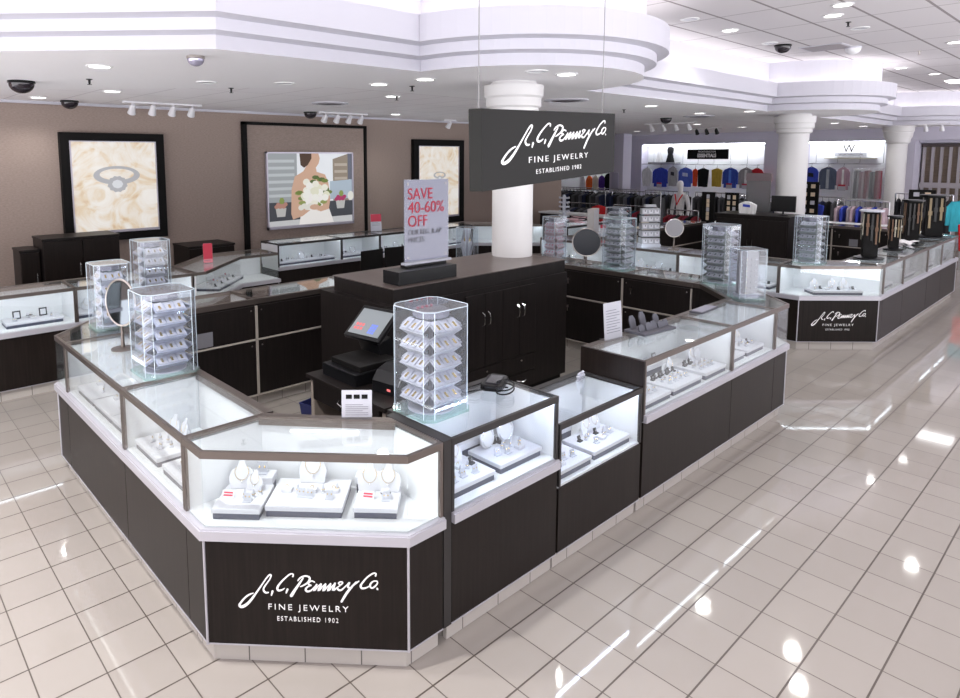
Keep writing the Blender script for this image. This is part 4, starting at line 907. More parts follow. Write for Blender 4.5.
m.plate([(x, z) for x, z in pr_], (0, 0, 0), (1, 0, 0), (0, 0, 1), (0, -1, 0), .24); m.build('housing', BLACK, t, bevel=.008)
m = MB(); m.tube([(-.02, -.122, .10), (.05, -.122, .115), (.10, -.122, .09)], .006, 6); m.build('paper_slot', mat('dark_gloss', (.04, .04, .05), .15), t)
m = MB(); m.box(-.152, -.05, .03, -.149, -.02, .045); m.build('status_light', mat('red_light', (.6, .1, .1), .4, emit=(.8, .2, .2), es=.6), t)

# ------------------------------------------------------------------ wall side furniture
def wall_cab(label, x0, x1, y0, y1, h, doors=2):
    cx, cy = (x0+x1)/2, (y0+y1)/2; t = thing('storage_cabinet', label, 'cabinet', (cx, cy, 0)); og = (cx, cy, 0)
    MB().box(x0, y0+.02, 0, x1, y1, h-.03).build('body', WOODB, t, og); MB().box(x0-.01, y0, h-.03, x1+.01, y1, h).build('top', WOODB, t, og, bevel=.003)
    wd = (x1-x0)/doors
    for k in range(doors):
        d = MB().box(x0+wd*k+.004, y0+.004, .08, x0+wd*(k+1)-.004, y0+.019, h-.04).build('door', WOOD, t, og, bevel=.002)
        hx = x0+wd*(k+1)-.04 if k % 2 == 0 else x0+wd*k+.04
        m = MB(); m.tube([(hx, y0+.004, h*.62), (hx, y0-.02, h*.64), (hx, y0-.02, h*.72), (hx, y0+.004, h*.74)], .005, 6); m.build('handle', CHROME, d, og)
wall_cab('tall black cabinet below the ring picture', 1.85, 2.75, 9.2, 9.75, 1.30, 2)
wall_cab('narrow brown cabinet at the left of the tall black cabinet', 1.62, 1.83, 9.3, 9.75, 1.17, 1)
wall_cab('low black cabinet between the ring picture and the bride panel', 3.72, 4.42, 9.3, 9.9, 1.02, 1)
def chair(label, x, y, rz):
    t = thing('chair', label, 'chair', (x, y, 0), rz, None)
    MB().box(-.22, -.20, .44, .22, .22, .48).build('seat', mat('grey_seat', (.30, .31, .34), .5) if 'grey_seat' not in bpy.data.materials else bpy.data.materials['grey_seat'], t, bevel=.012)
    MB().box(-.22, -.245, .50, .22, -.215, .90).build('backrest', BLACKM, t, bevel=.01)
    for a in (-.20, .20):
        MB().tube([(a, -.23, 0), (a, -.23, .60)], .011, 8).build('leg', CHROME, t); MB().tube([(a, .20, 0), (a, .20, .44)], .011, 8).build('leg', CHROME, t)
    MB().tube([(-.20, .20, .2), (.20, .20, .2)], .008, 6).build('stretcher', CHROME, t)
    return t
chair('black backed chair at the rear wall counter, leftmost', 5.98, 8.18, .08)
chair('black backed chair at the rear wall counter, middle one', 6.52, 8.20, -.1)
chair('black backed chair at the rear wall counter, rightmost, behind the sale sign', 7.30, 8.22, 0)

# ------------------------------------------------------------------ light box pictures on the back wall
YW = 10.3
def emat(name, col, s=.85):
    if name in bpy.data.materials: return bpy.data.materials[name]
    return mat(name, tuple(c*.35 for c in col), .6, emit=col, es=s*.62)
def art_noise(name, stops, scale, es, dist=1.6):
    m = mat(name, (.9, .8, .7), .6); nt = m.node_tree; b = nt.nodes['Principled BSDF']; K = nt.links.new
    tc = nt.nodes.new('ShaderNodeTexCoord'); nz = nt.nodes.new('ShaderNodeTexNoise'); nz.inputs['Scale'].default_value = scale; nz.inputs['Detail'].default_value = 5; nz.inputs['Distortion'].default_value = dist
    rp = nt.nodes.new('ShaderNodeValToRGB'); e = rp.color_ramp.elements
    while len(e) < len(stops): e.new(.5)
    for i, (p, c) in enumerate(stops): e[i].position = p; e[i].color = (*c, 1)
    K(tc.outputs['Object'], nz.inputs['Vector']); K(nz.outputs['Fac'], rp.inputs[0]); b.inputs['Base Color'].default_value = (.3, .28, .25, 1); K(rp.outputs[0], b.inputs['Emission Color'])
    b.inputs['Emission Strength'].default_value = es; return m
PETAL = art_noise('petal_print', [(.26, (.62, .36, .14)), (.38, (.80, .63, .42)), (.48, (.88, .80, .70)), (.60, (.93, .89, .84)), (.75, (.97, .95, .92))], 2.3, .62, 3.0)
def petal_picture(label, x0, x1, z0, z1, fr, y=YW, ring=.27, tilt=0):
    cx = (x0+x1)/2; t = thing('lightbox_picture', label, 'picture', (cx, y, z0)); og = (cx, y, z0)
    m = MB()
    for a in ((x0, z0, x1, z0+fr), (x0, z1-fr, x1, z1), (x0, z0+fr, x0+fr, z1-fr), (x1-fr, z0+fr, x1, z1-fr)): m.box(a[0], y-.10, a[1], a[2], y-.002, a[3])
    m.build('frame', BLACKM, t, og)
    m = MB(); e = .012
    for a in ((x0+fr, z0+fr, x1-fr, z0+fr+e*3), (x0+fr, z1-fr-e, x1-fr, z1-fr), (x0+fr, z0+fr+e, x0+fr+e*2, z1-fr-e), (x1-fr-e, z0+fr+e, x1-fr, z1-fr-e)): m.box(a[0], y-.085, a[1], a[2], y-.03, a[3])
    m.build('inner_frame', mat('satin_silver', (.55, .52, .6), .35, .6) if 'satin_silver' not in bpy.data.materials else bpy.data.materials['satin_silver'], t, og)
    art = MB().box(x0+fr+e*2, y-.06, z0+fr+e*3, x1-fr-e, y-.045, z1-fr-e).build('print', PETAL, t, og)
    # the ring in the print: flat shapes on the print
    w = x1-x0-2*fr; h = z1-z0-2*fr; rc = Vector((cx+.02*w, y-.062, z0+fr+h*.56)); R_ = w*ring
    sil = emat('print_silver', (.55, .55, .58), .8); dia = emat('print_diamond', (.86, .88, .92), .8)
    m = MB()
    P, Q = [], []
    for k in range(41):
        a = 2*PI*k/40; P.append(rc + Vector((R_*math.cos(a), 0, R_*.42*math.sin(a)+R_*.28))); Q.append(rc + Vector((R_*.74*math.cos(a), 0, R_*.26*math.sin(a)+R_*.32)))
    m.sheet(P, Q); m.build('printed_ring_band', sil, art, og)
    m = MB(); n = 24
    m.plate([((R_*.40*(1+.12*(k % 2)))*math.cos(2*PI*k/n), (R_*.34*(1+.12*(k % 2)))*math.sin(2*PI*k/n)) for k in range(n)], rc + Vector((0, -.002, -R_*.12)), (1, 0, 0), (0, 0, 1), (0, -1, 0), .001); m.build('printed_ring_halo', sil, art, og)
    m = MB(); m.plate([(R_*.24*math.cos(2*PI*k/8), R_*.20*math.sin(2*PI*k/8)) for k in range(8)], rc + Vector((0, -.004, -R_*.12)), (1, 0, 0), (0, 0, 1), (0, -1, 0), .001); m.build('printed_diamond', dia, art, og)
    return t
petal_picture('backlit picture of a diamond ring on cream petals in a wide black frame', 2.34, 3.76, 1.10, 2.66, .115)
petal_picture('backlit narrow picture of rings on petals, right of the bride picture', 8.80, 10.24, .90, 2.67, .13, ring=.15)
# bride panel
t = thing('framed_wall_panel', 'large taupe wall panel edged in black around the bride picture', 'wall panel', (6.35, YW, .5)); og = (6.35, YW, .5)
MB().box(5.12, YW-.05, .5, 7.58, YW-.002, 2.86).build('panel', WALLP, t, og)
m = MB()
for a in ((5.07, .5, 5.14, 2.9), (7.56, .5, 7.61, 2.9), (5.07, 2.85, 7.61, 2.9)): m.box(a[0], YW-.09, a[1], a[2], YW-.002, a[3])
m.build('black_edge', BLACKM, t, og)
x0, x1, z0, z1 = 5.47, 7.27, 1.06, 2.40; yb = YW-.052
t = thing('bride_lightbox', 'backlit picture of a bride in white holding a bouquet in the city', 'picture', ((x0+x1)/2, yb, z0)); og = tuple(t.location)
m = MB(); e = .025
for a in ((x0, z0, x1, z0+.05), (x0, z1-e, x1, z1), (x0, z0, x0+e, z1), (x1-e, z0, x1, z1)): m.box(a[0], yb-.06, a[1], a[2], yb, a[3])
m.build('silver_frame', bpy.data.materials['satin_silver'], t, og)
art = MB().box(x0+e, yb-.03, z0+.05, x1-e, yb-.02, z1-e).build('print', emat('print_sky', (.90, .93, .97), .9), t, og)
AX0, AX1, AZ0, AZ1 = x0+e, x1-e, z0+.05, z1-e
lay = [0]
def shape(name, pts, col, s=.8, d=.001, par=None):
    lay[0] += 1; m = MB(); y = yb-.0305-.0004*lay[0]
    m.plate([(AX0+(AX1-AX0)*p[0], AZ0+(AZ1-AZ0)*p[1]) for p in pts], (0, y, 0), (1, 0, 0), (0, 0, 1), (0, -1, 0), .0003)
    return m.build(name, emat('print_%02x%02x%02x' % tuple(int(c*255) for c in col), col, s), art, og)
def blob(name, cx, cy, rx, ry, col, n=12, s=.8): return shape(name, [(cx+rx*math.cos(2*PI*k/n), cy+ry*math.sin(2*PI*k/n)) for k in range(n)], col, s)
shape('printed_building', [(0, .3), (.33, .3), (.33, 1), (0, 1)], (.42, .45, .47))
for k in range(6): shape('printed_window_row', [(.01, .40+.095*k), (.30, .40+.095*k), (.30, .44+.095*k), (.01, .44+.095*k)], (.62, .66, .68))
shape('printed_building', [(.76, .3), (.96, .3), (.96, 1), (.76, .92)], (.34, .28, .22))
for k in range(5): shape('printed_window_row', [(.78, .42+.1*k), (.94, .42+.1*k), (.94, .46+.1*k), (.78, .46+.1*k)], (.55, .48, .40))
shape('printed_building', [(.72, .34), (1, .34), (1, .62), (.72, .6)], (.50, .60, .70))
shape('printed_building', [(.95, .62), (1, .62), (1, 1), (.95, 1)], (.16, .17, .22))
shape('printed_terrace_wall', [(0, .06), (1, .06), (1, .31), (0, .33)], (.07, .075, .09))
shape('printed_floor', [(0, 0), (1, 0), (1, .09), (0, .07)], (.72, .73, .74))
SKIN = (.72, .46, .33)
shape('printed_dress', [(.34, 0), (.38, .28), (.48, .40), (.62, .38), (.70, .22), (.76, 0)], (.93, .90, .87), .95)
shape('printed_figure', [(.30, .68), (.40, .75), (.445, .84), (.44, 1), (.585, 1), (.60, .93), (.585, .86), (.55, .80), (.56, .74), (.66, .70), (.70, .58), (.72, .34), (.70, .20), (.60, .17), (.50, .22), (.38, .12), (.27, .08), (.25, .16), (.26, .50)], SKIN, .85)
shape('printed_gown_bodice', [(.40, .45), (.43, .20), (.62, .20), (.64, .50), (.52, .56)], (.94, .91, .88), .95)
shape('printed_hair', [(.37, .84), (.36, 1), (.50, 1), (.50, .93), (.455, .84), (.41, .80)], (.13, .07, .045), .5)
random.seed(21)
for k in range(16): a = random.uniform(0, 6.28); r_ = random.uniform(.15, .235); blob('printed_leaf', .50+r_*math.cos(a)*.95, .45+r_*math.sin(a), .045, .03, ((.20, .27, .06), (.34, .40, .12), (.12, .18, .05))[k % 3], 7)
for k in range(26): a = random.uniform(0, 6.28); r_ = random.uniform(0, .17); blob('printed_flower', .52+r_*math.cos(a), .45+r_*math.sin(a)*1.15, .042, .05, ((.93, .91, .80), (.97, .96, .90), (.86, .85, .68))[k % 3], 9, .9)
for k in range(4): blob('printed_flower', .36+.035*k, .24+.02*(k % 2), .035, .04, (.92, .90, .82), 8)
blob('printed_hand', .52, .24, .06, .04, SKIN); blob('printed_hand', .60, .22, .05, .035, SKIN)
for px, pz, fc in ((.13, .13, (.55, .28, .22)), (.84, .20, (.50, .05, .16))):
    shape('printed_pot', [(px-.045, pz), (px+.045, pz), (px+.06, pz+.12), (px-.06, pz+.12)], (.62, .62, .60))
    for k in range(6): blob('printed_pot_flower', px-.05+.02*k, pz+.14+.03*(k % 2), .025, .03, fc, 7)
    blob('printed_leaf', px+.01, pz+.22, .03, .05, (.30, .38, .10), 6)
blob('printed_flower', .97, .38, .04, .07, (.95, .94, .86))

# ------------------------------------------------------------------ ceiling fittings
def dome(label, x, y, z, r, mt, ring, grp=None):
    t = thing('dome_camera', label, 'camera', (x, y, z), 0, grp)
    MB().lathe([(r*1.05, 0), (r*1.08, -.02), (r, -.025)], n=24).build('collar', ring, t, smooth=True)
    MB().lathe([(r, -.025)] + [(r*math.cos(a), -.025-r*.85*math.sin(a)) for a in [PI/2*k/8 for k in range(1, 8)]] + [(.002, -.025-r*.85)], n=24).build('dome', mt, t, smooth=True)
DOMEB = mat('smoked_dome', (.02, .015, .02), .08)
for k, (x, y, z) in enumerate(((1.46, 7.72, ZS), (2.42, 9.9, ZS), (6.05, 9.7, ZS), (12.31, 6.62, ZS), (10.07, 3.69, ZH))):
    dome('dark dome camera ' + ('at the far left of the dropped ceiling', 'near the wall above the ring picture', 'near the wall above the bride picture', 'over the second island near the clothes', 'in the high tiled ceiling')[k], x, y, z, .105 if k else .115, DOMEB, BLACK)
dome('clear silvery dome camera near the angled ceiling edge', 2.10, 4.97, ZS, .062, mat('silver_dome', (.45, .43, .55), .1, .5), NICKEL)
dome('white dome fitting in the high tiled ceiling', 11.01, 3.08, ZH, .10, mat('white_dome', (.8, .8, .82), .3), PLASTER)
for k, (x, y, z) in enumerate(((1.92, 7.09, ZS), (3.33, 6.96, ZS), (5.32, 6.5, ZS), (4.71, 5.49, ZS), (7.9, 6.6, ZS), (9.6, 5.9, ZS), (8.95, 2.57, ZH), (12.17, 2.53, ZH))):
    t = thing('sprinkler', 'small sprinkler head in the ' + ('dropped' if k < 6 else 'high tiled') + ' ceiling', 'sprinkler', (x, y, z), 0, 'sprinklers in the dropped ceiling' if k < 6 else 'sprinklers in the high ceiling')
    MB().lathe([(.03, 0), (.03, -.006), (.012, -.01), (.010, -.045), (.004, -.05)], n=10).build('body', BLACK if k != 7 else NICKEL, t); MB().lathe([(.022, -.055), (.022, -.051)], n=12).build('deflector', BLACK if k != 7 else NICKEL, t)
VENTM = mat('vent_grey', (.10, .09, .10), .6)
def vent(label, x, y, z, r):
    t = thing('air_vent', label, 'vent', (x, y, z)); MB().lathe([(r, 0), (r, -.012), (r*.8, -.02), (r*.8, 0)], n=28).build('outer_ring', PLASTER, t)
    for k in range(4): MB().lathe([(r*(.72-.18*k), -.004-.004*k), (r*(.62-.18*k) if k < 3 else .01, -.018-.004*k)], n=24).build('louvre', VENTM, t)
vent('round dark air vent beside the column capital', 7.42, 5.45, ZS, .30); vent('round dark air vent above the bride picture', 5.28, 7.94, ZS, .26); vent('dark air vent before the second column', 12.2, 5.9, ZS, .28)
t = thing('return_air_grille', 'grey square return air grille in the high tiled ceiling', 'vent', (10.75, 3.35, ZH)); m = MB()
MB().box(-.28, -.28, -.008, .28, .28, 0).build('frame', PLASTER, t); MB().box(-.25, -.25, -.012, .25, .25, -.0085).build('grille', mat('grille_grey', (.36, .33, .35), .7), t)
TRW = mat('track_white', (.70, .69, .72), .4)
def track(label, x0, y0, x1, y1, n, col=TRW, lit=False, z=ZS):
    t = thing('track_light', label, 'track light', ((x0+x1)/2, (y0+y1)/2, z)); og = tuple(t.location); a = Vector((x0, y0, z)); b = Vector((x1, y1, z)); d = (b-a).normalized(); s = Vector((-d.y, d.x, 0))
    m = MB(); m.obox((a+b)/2 - Vector((0, 0, .012)), d*(b-a).length/2, s*.016, Vector((0, 0, .012))); m.build('rail', TRW, t, og)
    for k in range(n):
        p = a.lerp(b, (k+.5)/n); m = MB(); m.tube([p-Vector((0, 0, .02)), p-Vector((0, 0, .07))], .01, 8)
        dr = (s*.6 + Vector((0, 0, -.8))).normalized(); q_ = p-Vector((0, 0, .07)); m.tube([q_-dr*.03, q_, q_+dr*.06, q_+dr*.11], [.025, .04, .045, .055], 12); h_ = m.build('spot_head', col, t, og, smooth=True)
        m = MB(); m.tube([q_+dr*.111, q_+dr*.113], [.045, .045], 12); m.build('spot_lens', LAMP if lit else TRW, h_, og)
track('white track of four spotlights above the ring picture', 2.95, 9.45, 4.05, 9.45, 4)
track('white track of four spotlights above the bride picture', 6.1, 9.5, 7.1, 9.5, 4)
track('white track with a single spotlight beside the narrow ring picture', 9.25, 9.8, 9.6, 9.8, 1)
track('white track of four spotlights nearest the clothing section', 14.1, 8.1, 14.1, 6.9, 4)
track('small track of three black spotlights before the middle bay', 17.2, 8.5, 17.2, 7.7, 3, BLACK)
track('pair of shining spotlights over the shutter', 19.2, 3.9, 19.2, 3.3, 2, TRW, True)

# ------------------------------------------------------------------ clothing section
FAB = {}
def fab(name, col, rough=.85):
    if name not in FAB: FAB[name] = noise_mat('fabric_'+name, tuple(c*.85 for c in col), tuple(min(1, c*1.12) for c in col), (9, 9, 2), rough, nscale=2, spec=.15)
    return FAB[name]
HANG = mat('hanger_black', (.03, .03, .03), .5)
def garment(label, x, y, ztop, w, h, colname, col, facing=PI/2*3, sleeves=True, kind='shirt', group=None, print_col=None, tagcard=False, t_=.06, stripe=None):
    """hangs from ztop; local x is the width, local -y the front"""
    t = thing(kind, label, kind, (x, y, ztop), facing, group)
    a = w/2; sh = a*.78 if sleeves else a
    out = [(-sh*.25, -.02), (sh*.25, -.02), (sh*.95, -.07)]
    out += [(a, -.16), (a*1.0, -h*.82), (a*.82, -h*.82), (a*.78, -.28)] if sleeves else [(a*.92, -.16)]
    out += [(a*.80, -h)] ; L = [(-x_, z_) for x_, z_ in reversed(out[1:] if True else out)]
    pts = out + [(a*.3, -h*1.01), (-a*.3, -h*.99)] + L
    pts = [p for i, p in enumerate(pts) if i == 0 or p != pts[i-1]]
    if pts[0] == pts[-1]: pts.pop()
    m = MB(); m.plate(pts, (0, 0, 0), (1, 0, 0), (0, 0, 1), (0, -1, 0), t_); m.build('cloth', fab(colname, col), t, bevel=.018)
    m = MB(); m.tube([(-a*.5, 0, -.05), (0, 0, .0), (a*.5, 0, -.05)], .008, 6); m.tube([(0, 0, 0), (0, 0, .05), (.02, 0, .075), (.0, 0, .09)], .004, 5); m.build('hanger', HANG, t)
    if print_col: m = MB(); m.plate([(-a*.4, -h*.45), (a*.4, -h*.48), (a*.36, -h*.3), (-a*.4, -h*.27)], (0, -t_/2-.002, 0), (1, 0, 0), (0, 0, 1), (0, -1, 0), .003); m.build('chest_print', fab(*print_col), t)
    if stripe: m = MB(); m.plate([(-a*.16, -h*.97), (a*.16, -h*.97), (a*.16, -.08), (-a*.16, -.08)], (0, -t_/2-.002, 0), (1, 0, 0), (0, 0, 1), (0, -1, 0), .004); m.build('inner_layer', fab(*stripe), t)
    if tagcard:
        m = MB(); m.box(-.09, -t_/2-.04, -h-.02, .09, -t_/2-.03, -h+.15); m.build('price_card', CARD, t); m = MB(); m.box(-.09, -t_/2-.042, -h+.10, .09, -t_/2-.0405, -h+.15); m.build('red_header', REDM, t)
    return t
# facing -u (towards the camera): local -y axis must point to -u
FU = -PI/2
XG = 21.05
G = [('white pullover in the middle bay, far left', 11.95, 1.92, .34, .60, 'white', (.75, .75, .76), 'sweater', {}),
 ('royal blue sweater in the middle bay, left part', 11.45, 1.93, .52, .62, 'royal', (.045, .07, .42), 'sweater', dict(tagcard=True)),
 ('grey and black patterned top in the middle bay', 11.0, 1.97, .30, .62, 'greypat', (.42, .42, .43), 'shirt', dict(print_col=('pat', (.06, .06, .07)))),
 ('bright blue printed tee in the middle bay', 10.55, 1.94, .44, .60, 'blue2', (.10, .16, .62), 'shirt', dict(print_col=('pale', (.55, .65, .85)))),
 ('orange red top in the middle bay', 10.22, 1.91, .16, .55, 'orange', (.72, .09, .03), 'shirt', dict(sleeves=False)),
 ('black shorts like top in the middle bay', 9.95, 1.93, .36, .58, 'black', (.015, .015, .017), 'shirt', dict(sleeves=False)),
 ('mustard sleeveless top in the middle bay', 9.50, 1.93, .34, .56, 'mustard', (.52, .36, .06), 'top', dict(sleeves=False)),
 ('blue zip jacket in the middle bay', 9.07, 1.95, .44, .60, 'royal2', (.05, .09, .42), 'jacket', dict(tagcard=True, stripe=('blue3', (.12, .25, .75)))),
 ('grey hooded jacket over a white shirt in the middle bay', 8.58, 1.95, .42, .60, 'hoodgrey', (.30, .29, .31), 'jacket', dict(tagcard=True, stripe=('white', (.75, .75, .76)))),
 ('red sweater at the right end of the middle bay', 8.14+.12, 1.95, .34, .58, 'red', (.50, .025, .035), 'sweater', dict(tagcard=True)),
 ('blue black graphic sweater at the left of the right bay', 6.74, 2.0, .34, .60, 'royal', (.045, .07, .42), 'sweater', dict(tagcard=True, print_col=('black', (.015, .015, .017)))),
 ('navy plaid jacket in the right bay', 6.30, 2.0, .42, .60, 'plaid', (.09, .11, .16), 'jacket', dict(stripe=('palegrey', (.35, .38, .42)))),
 ('white and mauve wrap top in the right bay', 5.92, 2.0, .30, .60, 'mauve', (.45, .30, .36), 'top', dict(tagcard=True, stripe=('white', (.75, .75, .76)))),
 ('blue jacket beside the lilac pillar in the left bay', 13.25-.33+.2, 1.91, .34, .68, 'royal', (.045, .07, .42), 'jacket', {}),
 ('black garment in the left bay', 13.4+.1, 1.70, .26, .58, 'black', (.015, .015, .017), 'jacket', {}),
 ('purple garment in the left bay', 13.78, 1.62, .22, .50, 'purple', (.10, .04, .30), 'shirt', {}),
 ('cream top in the left bay', 14.05, 1.60, .22, .50, 'cream', (.68, .60, .48), 'shirt', {}),
 ('bright orange tee in the left bay', 14.32, 1.60, .24, .50, 'orange2', (.80, .14, .03), 'shirt', {}),
 ('white top in the left bay, farthest left', 14.62, 1.60, .22, .50, 'white', (.75, .75, .76), 'shirt', {})]
for lab, y, z, w, h, cn, c, kind, kw in G: garment(lab, XG, y, z+.02, w*1.08, h*1.08, cn, c, FU, kind=kind, **kw)
RAIL = mat('rack_chrome', (.5, .5, .52), .25, .9)
for lab, y0, y1, z in (('thin hanging rail across the left bay', 13.1, 14.8, 2.01), ('thin hanging rail across the middle bay', 8.2, 12.2, 2.05), ('thin hanging rail across the right bay', 5.05, 6.95, 2.10)):
    t = thing('wall_rail', lab, 'clothes rail', (XG+.01, (y0+y1)/2, z)); og = tuple(t.location)
    MB().tube([(XG+.01, y0, z), (XG+.01, y1, z)], .008, 6).build('rail', RAIL, t, og)
    n = int((y1-y0)/.55)+1
    for k in range(n): yy = y0+.1+(y1-y0-.2)*k/max(n-1, 1); MB().tube([(XG+.01, yy, z), (UE+.44, yy, z+.02), (UE+.44, yy, 2.7)], .006, 5).build('bracket', RAIL, t, og)
# plastic covered rail
t = thing('covered_clothes', 'dark red clothes under a clear plastic cover in the right bay', 'clothes', (20.95, 5.32, 1.1)); og = tuple(t.location)
for k, (cn, c) in enumerate((('dkred', (.22, .03, .05)), ('dkgrey', (.08, .08, .09)), ('dkred', (.22, .03, .05)), ('mauve2', (.30, .17, .2)), ('dkgrey', (.08, .08, .09)))):
    MB().prism([(20.82, 5.02+.125*k), (21.12, 5.0+.125*k), (21.1, 5.1+.125*k), (20.84, 5.11+.125*k)], 1.15, 1.92-.03*(k % 2)).build('garment', fab(cn, c), t, og, bevel=.02)
m = MB(); random.seed(5); pp = []; 
for k in range(15): pp.append((20.78+.03*random.random(), 4.95+.05*k, 0))
m.sheet([(x, y, 1.95+.02*math.sin(k)) for k, (x, y, z) in enumerate(pp)], [(x-.05*random.random(), y, 1.10+.03*random.random()) for x, y, z in pp]); m.sheet([(x, y, 1.95+.02*math.sin(k)) for k, (x, y, z) in enumerate(pp)], [(21.2, y, 1.98) for x, y, z in pp])
m.build('plastic_cover', glass_mat('plastic_film', (.88, .88, .9), 1, .12, 1.5, milk=.22), t, og)
# bay signs and shelves
t = thing('department_sign', 'black department sign reading ESSENTIALS on the middle bay', 'sign', (XG+.2, 9.91, 2.23)); og = tuple(t.location)
MB().box(XG+.15, 9.24, 2.23, XG+.2, 10.59, 2.55).build('board', BLACKM, t, og)
b_ = (XG+.147-og[0], 0, 0)
put_text('sign_lettering', 'ESSENTIALS', .1, WPRINT, t, (XG+.147-og[0], 9.93-og[1], .06), (0, -1, 0), (0, 0, 1), 1, wx=.62, hy=.12, bold=.004)
put_text('sign_lettering', 'WORTHINGTON', .1, WPRINT, t, (XG+.147-og[0], 9.93-og[1], .21), (0, -1, 0), (0, 0, 1), 1, wx=.58, hy=.06)
t = thing('brand_sign', 'large thin W with a grey name bar on the right bay', 'sign', (UE+.4, 5.97, 2.3)); og = tuple(t.location)
put_text('letter_w', 'W', .3, BLACKM, t, (UE+.35-og[0], 5.99-og[1], .12), (0, -1, 0), (0, 0, 1), 1, wx=.30, hy=.22)
MB().box(UE+.36, 5.55, 2.31, UE+.4, 6.34, 2.41).build('name_bar', mat('bar_grey', (.30, .31, .35), .6), t, og)
put_text('bar_lettering', 'WORTHINGTON', .1, BLACKM, t, (UE+.355-og[0], 5.945-og[1], .035), (0, -1, 0), (0, 0, 1), 1, wx=.6, hy=.05)
tag(MB().box(UE+.15, 5.3, 2.24, UE+.45, 6.55, 2.265).build('wall_shelf', mat('pale_shelf', (.65, .62, .5), .5)), 'thin pale shelf below the W sign', 'shelf')
tag(MB().box(UE+.05, 11.1, 2.06, UE+.45, 12.1, 2.12).build('wall_shelf', mat('grey_shelf', (.42, .42, .44), .5)), 'grey shelf with display forms at the left of the middle bay', 'shelf')
tag(MB().box(UE+.2, 12.86, 2.2, UE+.25, 13.2, 2.52).build('dark_square_sign', BLACKM), 'black square sign in the left bay behind the pillar', 'sign')
def form(label, y, col, cn):
    t = thing('dress_form', label, 'dress form', (UE+.25, y, 2.12))
    MB().lathe([(.16, 0), (.13, .12), (.09, .28), (.12, .42), (.10, .50), (.04, .53)], n=18, sx=.6, sy=1).build('garment', fab(cn, col), t, smooth=True); MB().lathe([(.035, .53), (.03, .58)], n=12).build('neck', CLEARW, t)
form('white draped bust form on the grey wall shelf', 11.78, (.8, .8, .8), 'white'); form('black dress form on the grey wall shelf', 11.38, (.02, .02, .02), 'black')
tag(MB().box(19.37, 12.05, 1.25, 19.398, 12.30, 1.78).build('notice_frame', mat('lilac_notice', (.42, .40, .52), .5)), 'pale framed notice on the lilac square pillar', 'notice')

# racks of clothes in rows
def rack(label, glabel, x, y, L, rz, ztop, cols, n, h=.75, w=.5, kind='shirt', shelf=False):
    t = thing('clothes_rack', label, 'clothes rack', (x, y, 0), rz)
    MB().tube([(-L/2, 0, ztop), (L/2, 0, ztop)], .014, 8).build('rail', RAIL, t)
    for s_ in (-1, 1):
        MB().tube([(s_*L/2, 0, 0), (s_*L/2, 0, ztop)], .015, 8).build('post', RAIL, t); MB().box(s_*L/2-.02, -.28, 0, s_*L/2+.02, .28, .03).build('foot', RAIL, t)
    c, s = math.cos(rz), math.sin(rz); first = {}
    for k in range(n):
        lx = -L/2+.06+(L-.12)*k/(n-1); cn, col = cols[(k*7+int(x*3)) % len(cols)] if len(cols) > 2 else cols[k*len(cols)//n]
        px, py = x+lx*c, y+lx*s
        if cn in first: o = copy_tree(first[cn], loc=(px, py, ztop-.095), rz=rz+PI/2+random.uniform(-.12, .12)); o['group'] = first[cn]['group'] = cn+' clothes on the '+glabel
        else: first[cn] = garment(cn+' garment hanging on the '+glabel, px, py, ztop-.095, w, h, cn, col, rz+PI/2+random.uniform(-.12, .12), sleeves=False, t_=.05, kind=kind)
random.seed(11)
DK1 = [('black', (.015, .015, .017)), ('charcoal', (.05, .05, .055)), ('navy', (.02, .025, .06)), ('darkgrey', (.09, .09, .10)), ('slate', (.12, .12, .14))]
rows = [(15.8, 12.6, 'far rack behind the sale sign end', DK1), (15.9, 11.0, 'rack below the lilac pillar', DK1), (16.0, 9.4, 'rack left of the mannequin', DK1), (16.0, 6.2, 'rack behind the card boards', DK1 + [('wine', (.20, .02, .04))])]
for x, y, g_, cols in rows: rack('long rack of dark clothes, the ' + g_, g_, x, y, 1.45, PI/2, 1.38, cols, 13)
rows = [(18.6, 13.2, 'rearmost rack at the left', DK1), (18.6, 11.6, 'rearmost rack below the blue sweater', DK1), (18.6, 9.9, 'rearmost rack below the black sign', DK1), (18.6, 8.3, 'rearmost rack below the red sweater', DK1), (18.7, 5.9, 'rearmost rack right of the second column', DK1)]
for x, y, g_, cols in rows: rack('rack of grey clothes, the ' + g_, g_, x, y, 1.4, PI/2, 1.28, cols, 10, h=.7)
rack('low rack of teal and dark clothes', 'low rack behind the ring tower', 13.6, 8.0, 1.1, PI/2, 1.18, [('teal', (.01, .06, .10)), ('black', (.015, .015, .017)), ('wine', (.28, .02, .03))], 11, h=.8)
rack('low rack of red and black clothes', 'low rack beside the mannequin', 13.6, 6.75+.1, .7, PI/2, 1.15, [('wine', (.28, .02, .03)), ('maroon', (.2, .02, .03)), ('black', (.015, .015, .017))], 7, h=.8)
rack('rack of dark clothes at the left behind the rear counter', 'rack behind the finger ring stand', 13.5, 10.1-.75, .9, PI/2, 1.18, DK1, 9, h=.7)
rack('silver rack of pale pink scarves', 'rack behind the watch towers', 15.2, 3.9, .9, PI/2, 1.42, [('palepink', (.50, .38, .42)), ('mauvegrey', (.30, .26, .30)), ('royal', (.045, .07, .42))], 10, h=.85, kind='scarf')
rack('dark clothes rack near the shutter', 'rack before the shutter', 17.2, 3.3, 1.0, PI/2, 1.5, [('black', (.015, .015, .017)), ('rose', (.45, .20, .28)), ('charcoal', (.05, .05, .055))], 10, h=.9)
garment('red sports bag like jacket hung over the low front rail', 13.0, 8.55, 1.22, .42, .42, 'brightred', (.55, .025, .03), FU, sleeves=False, kind='jacket')
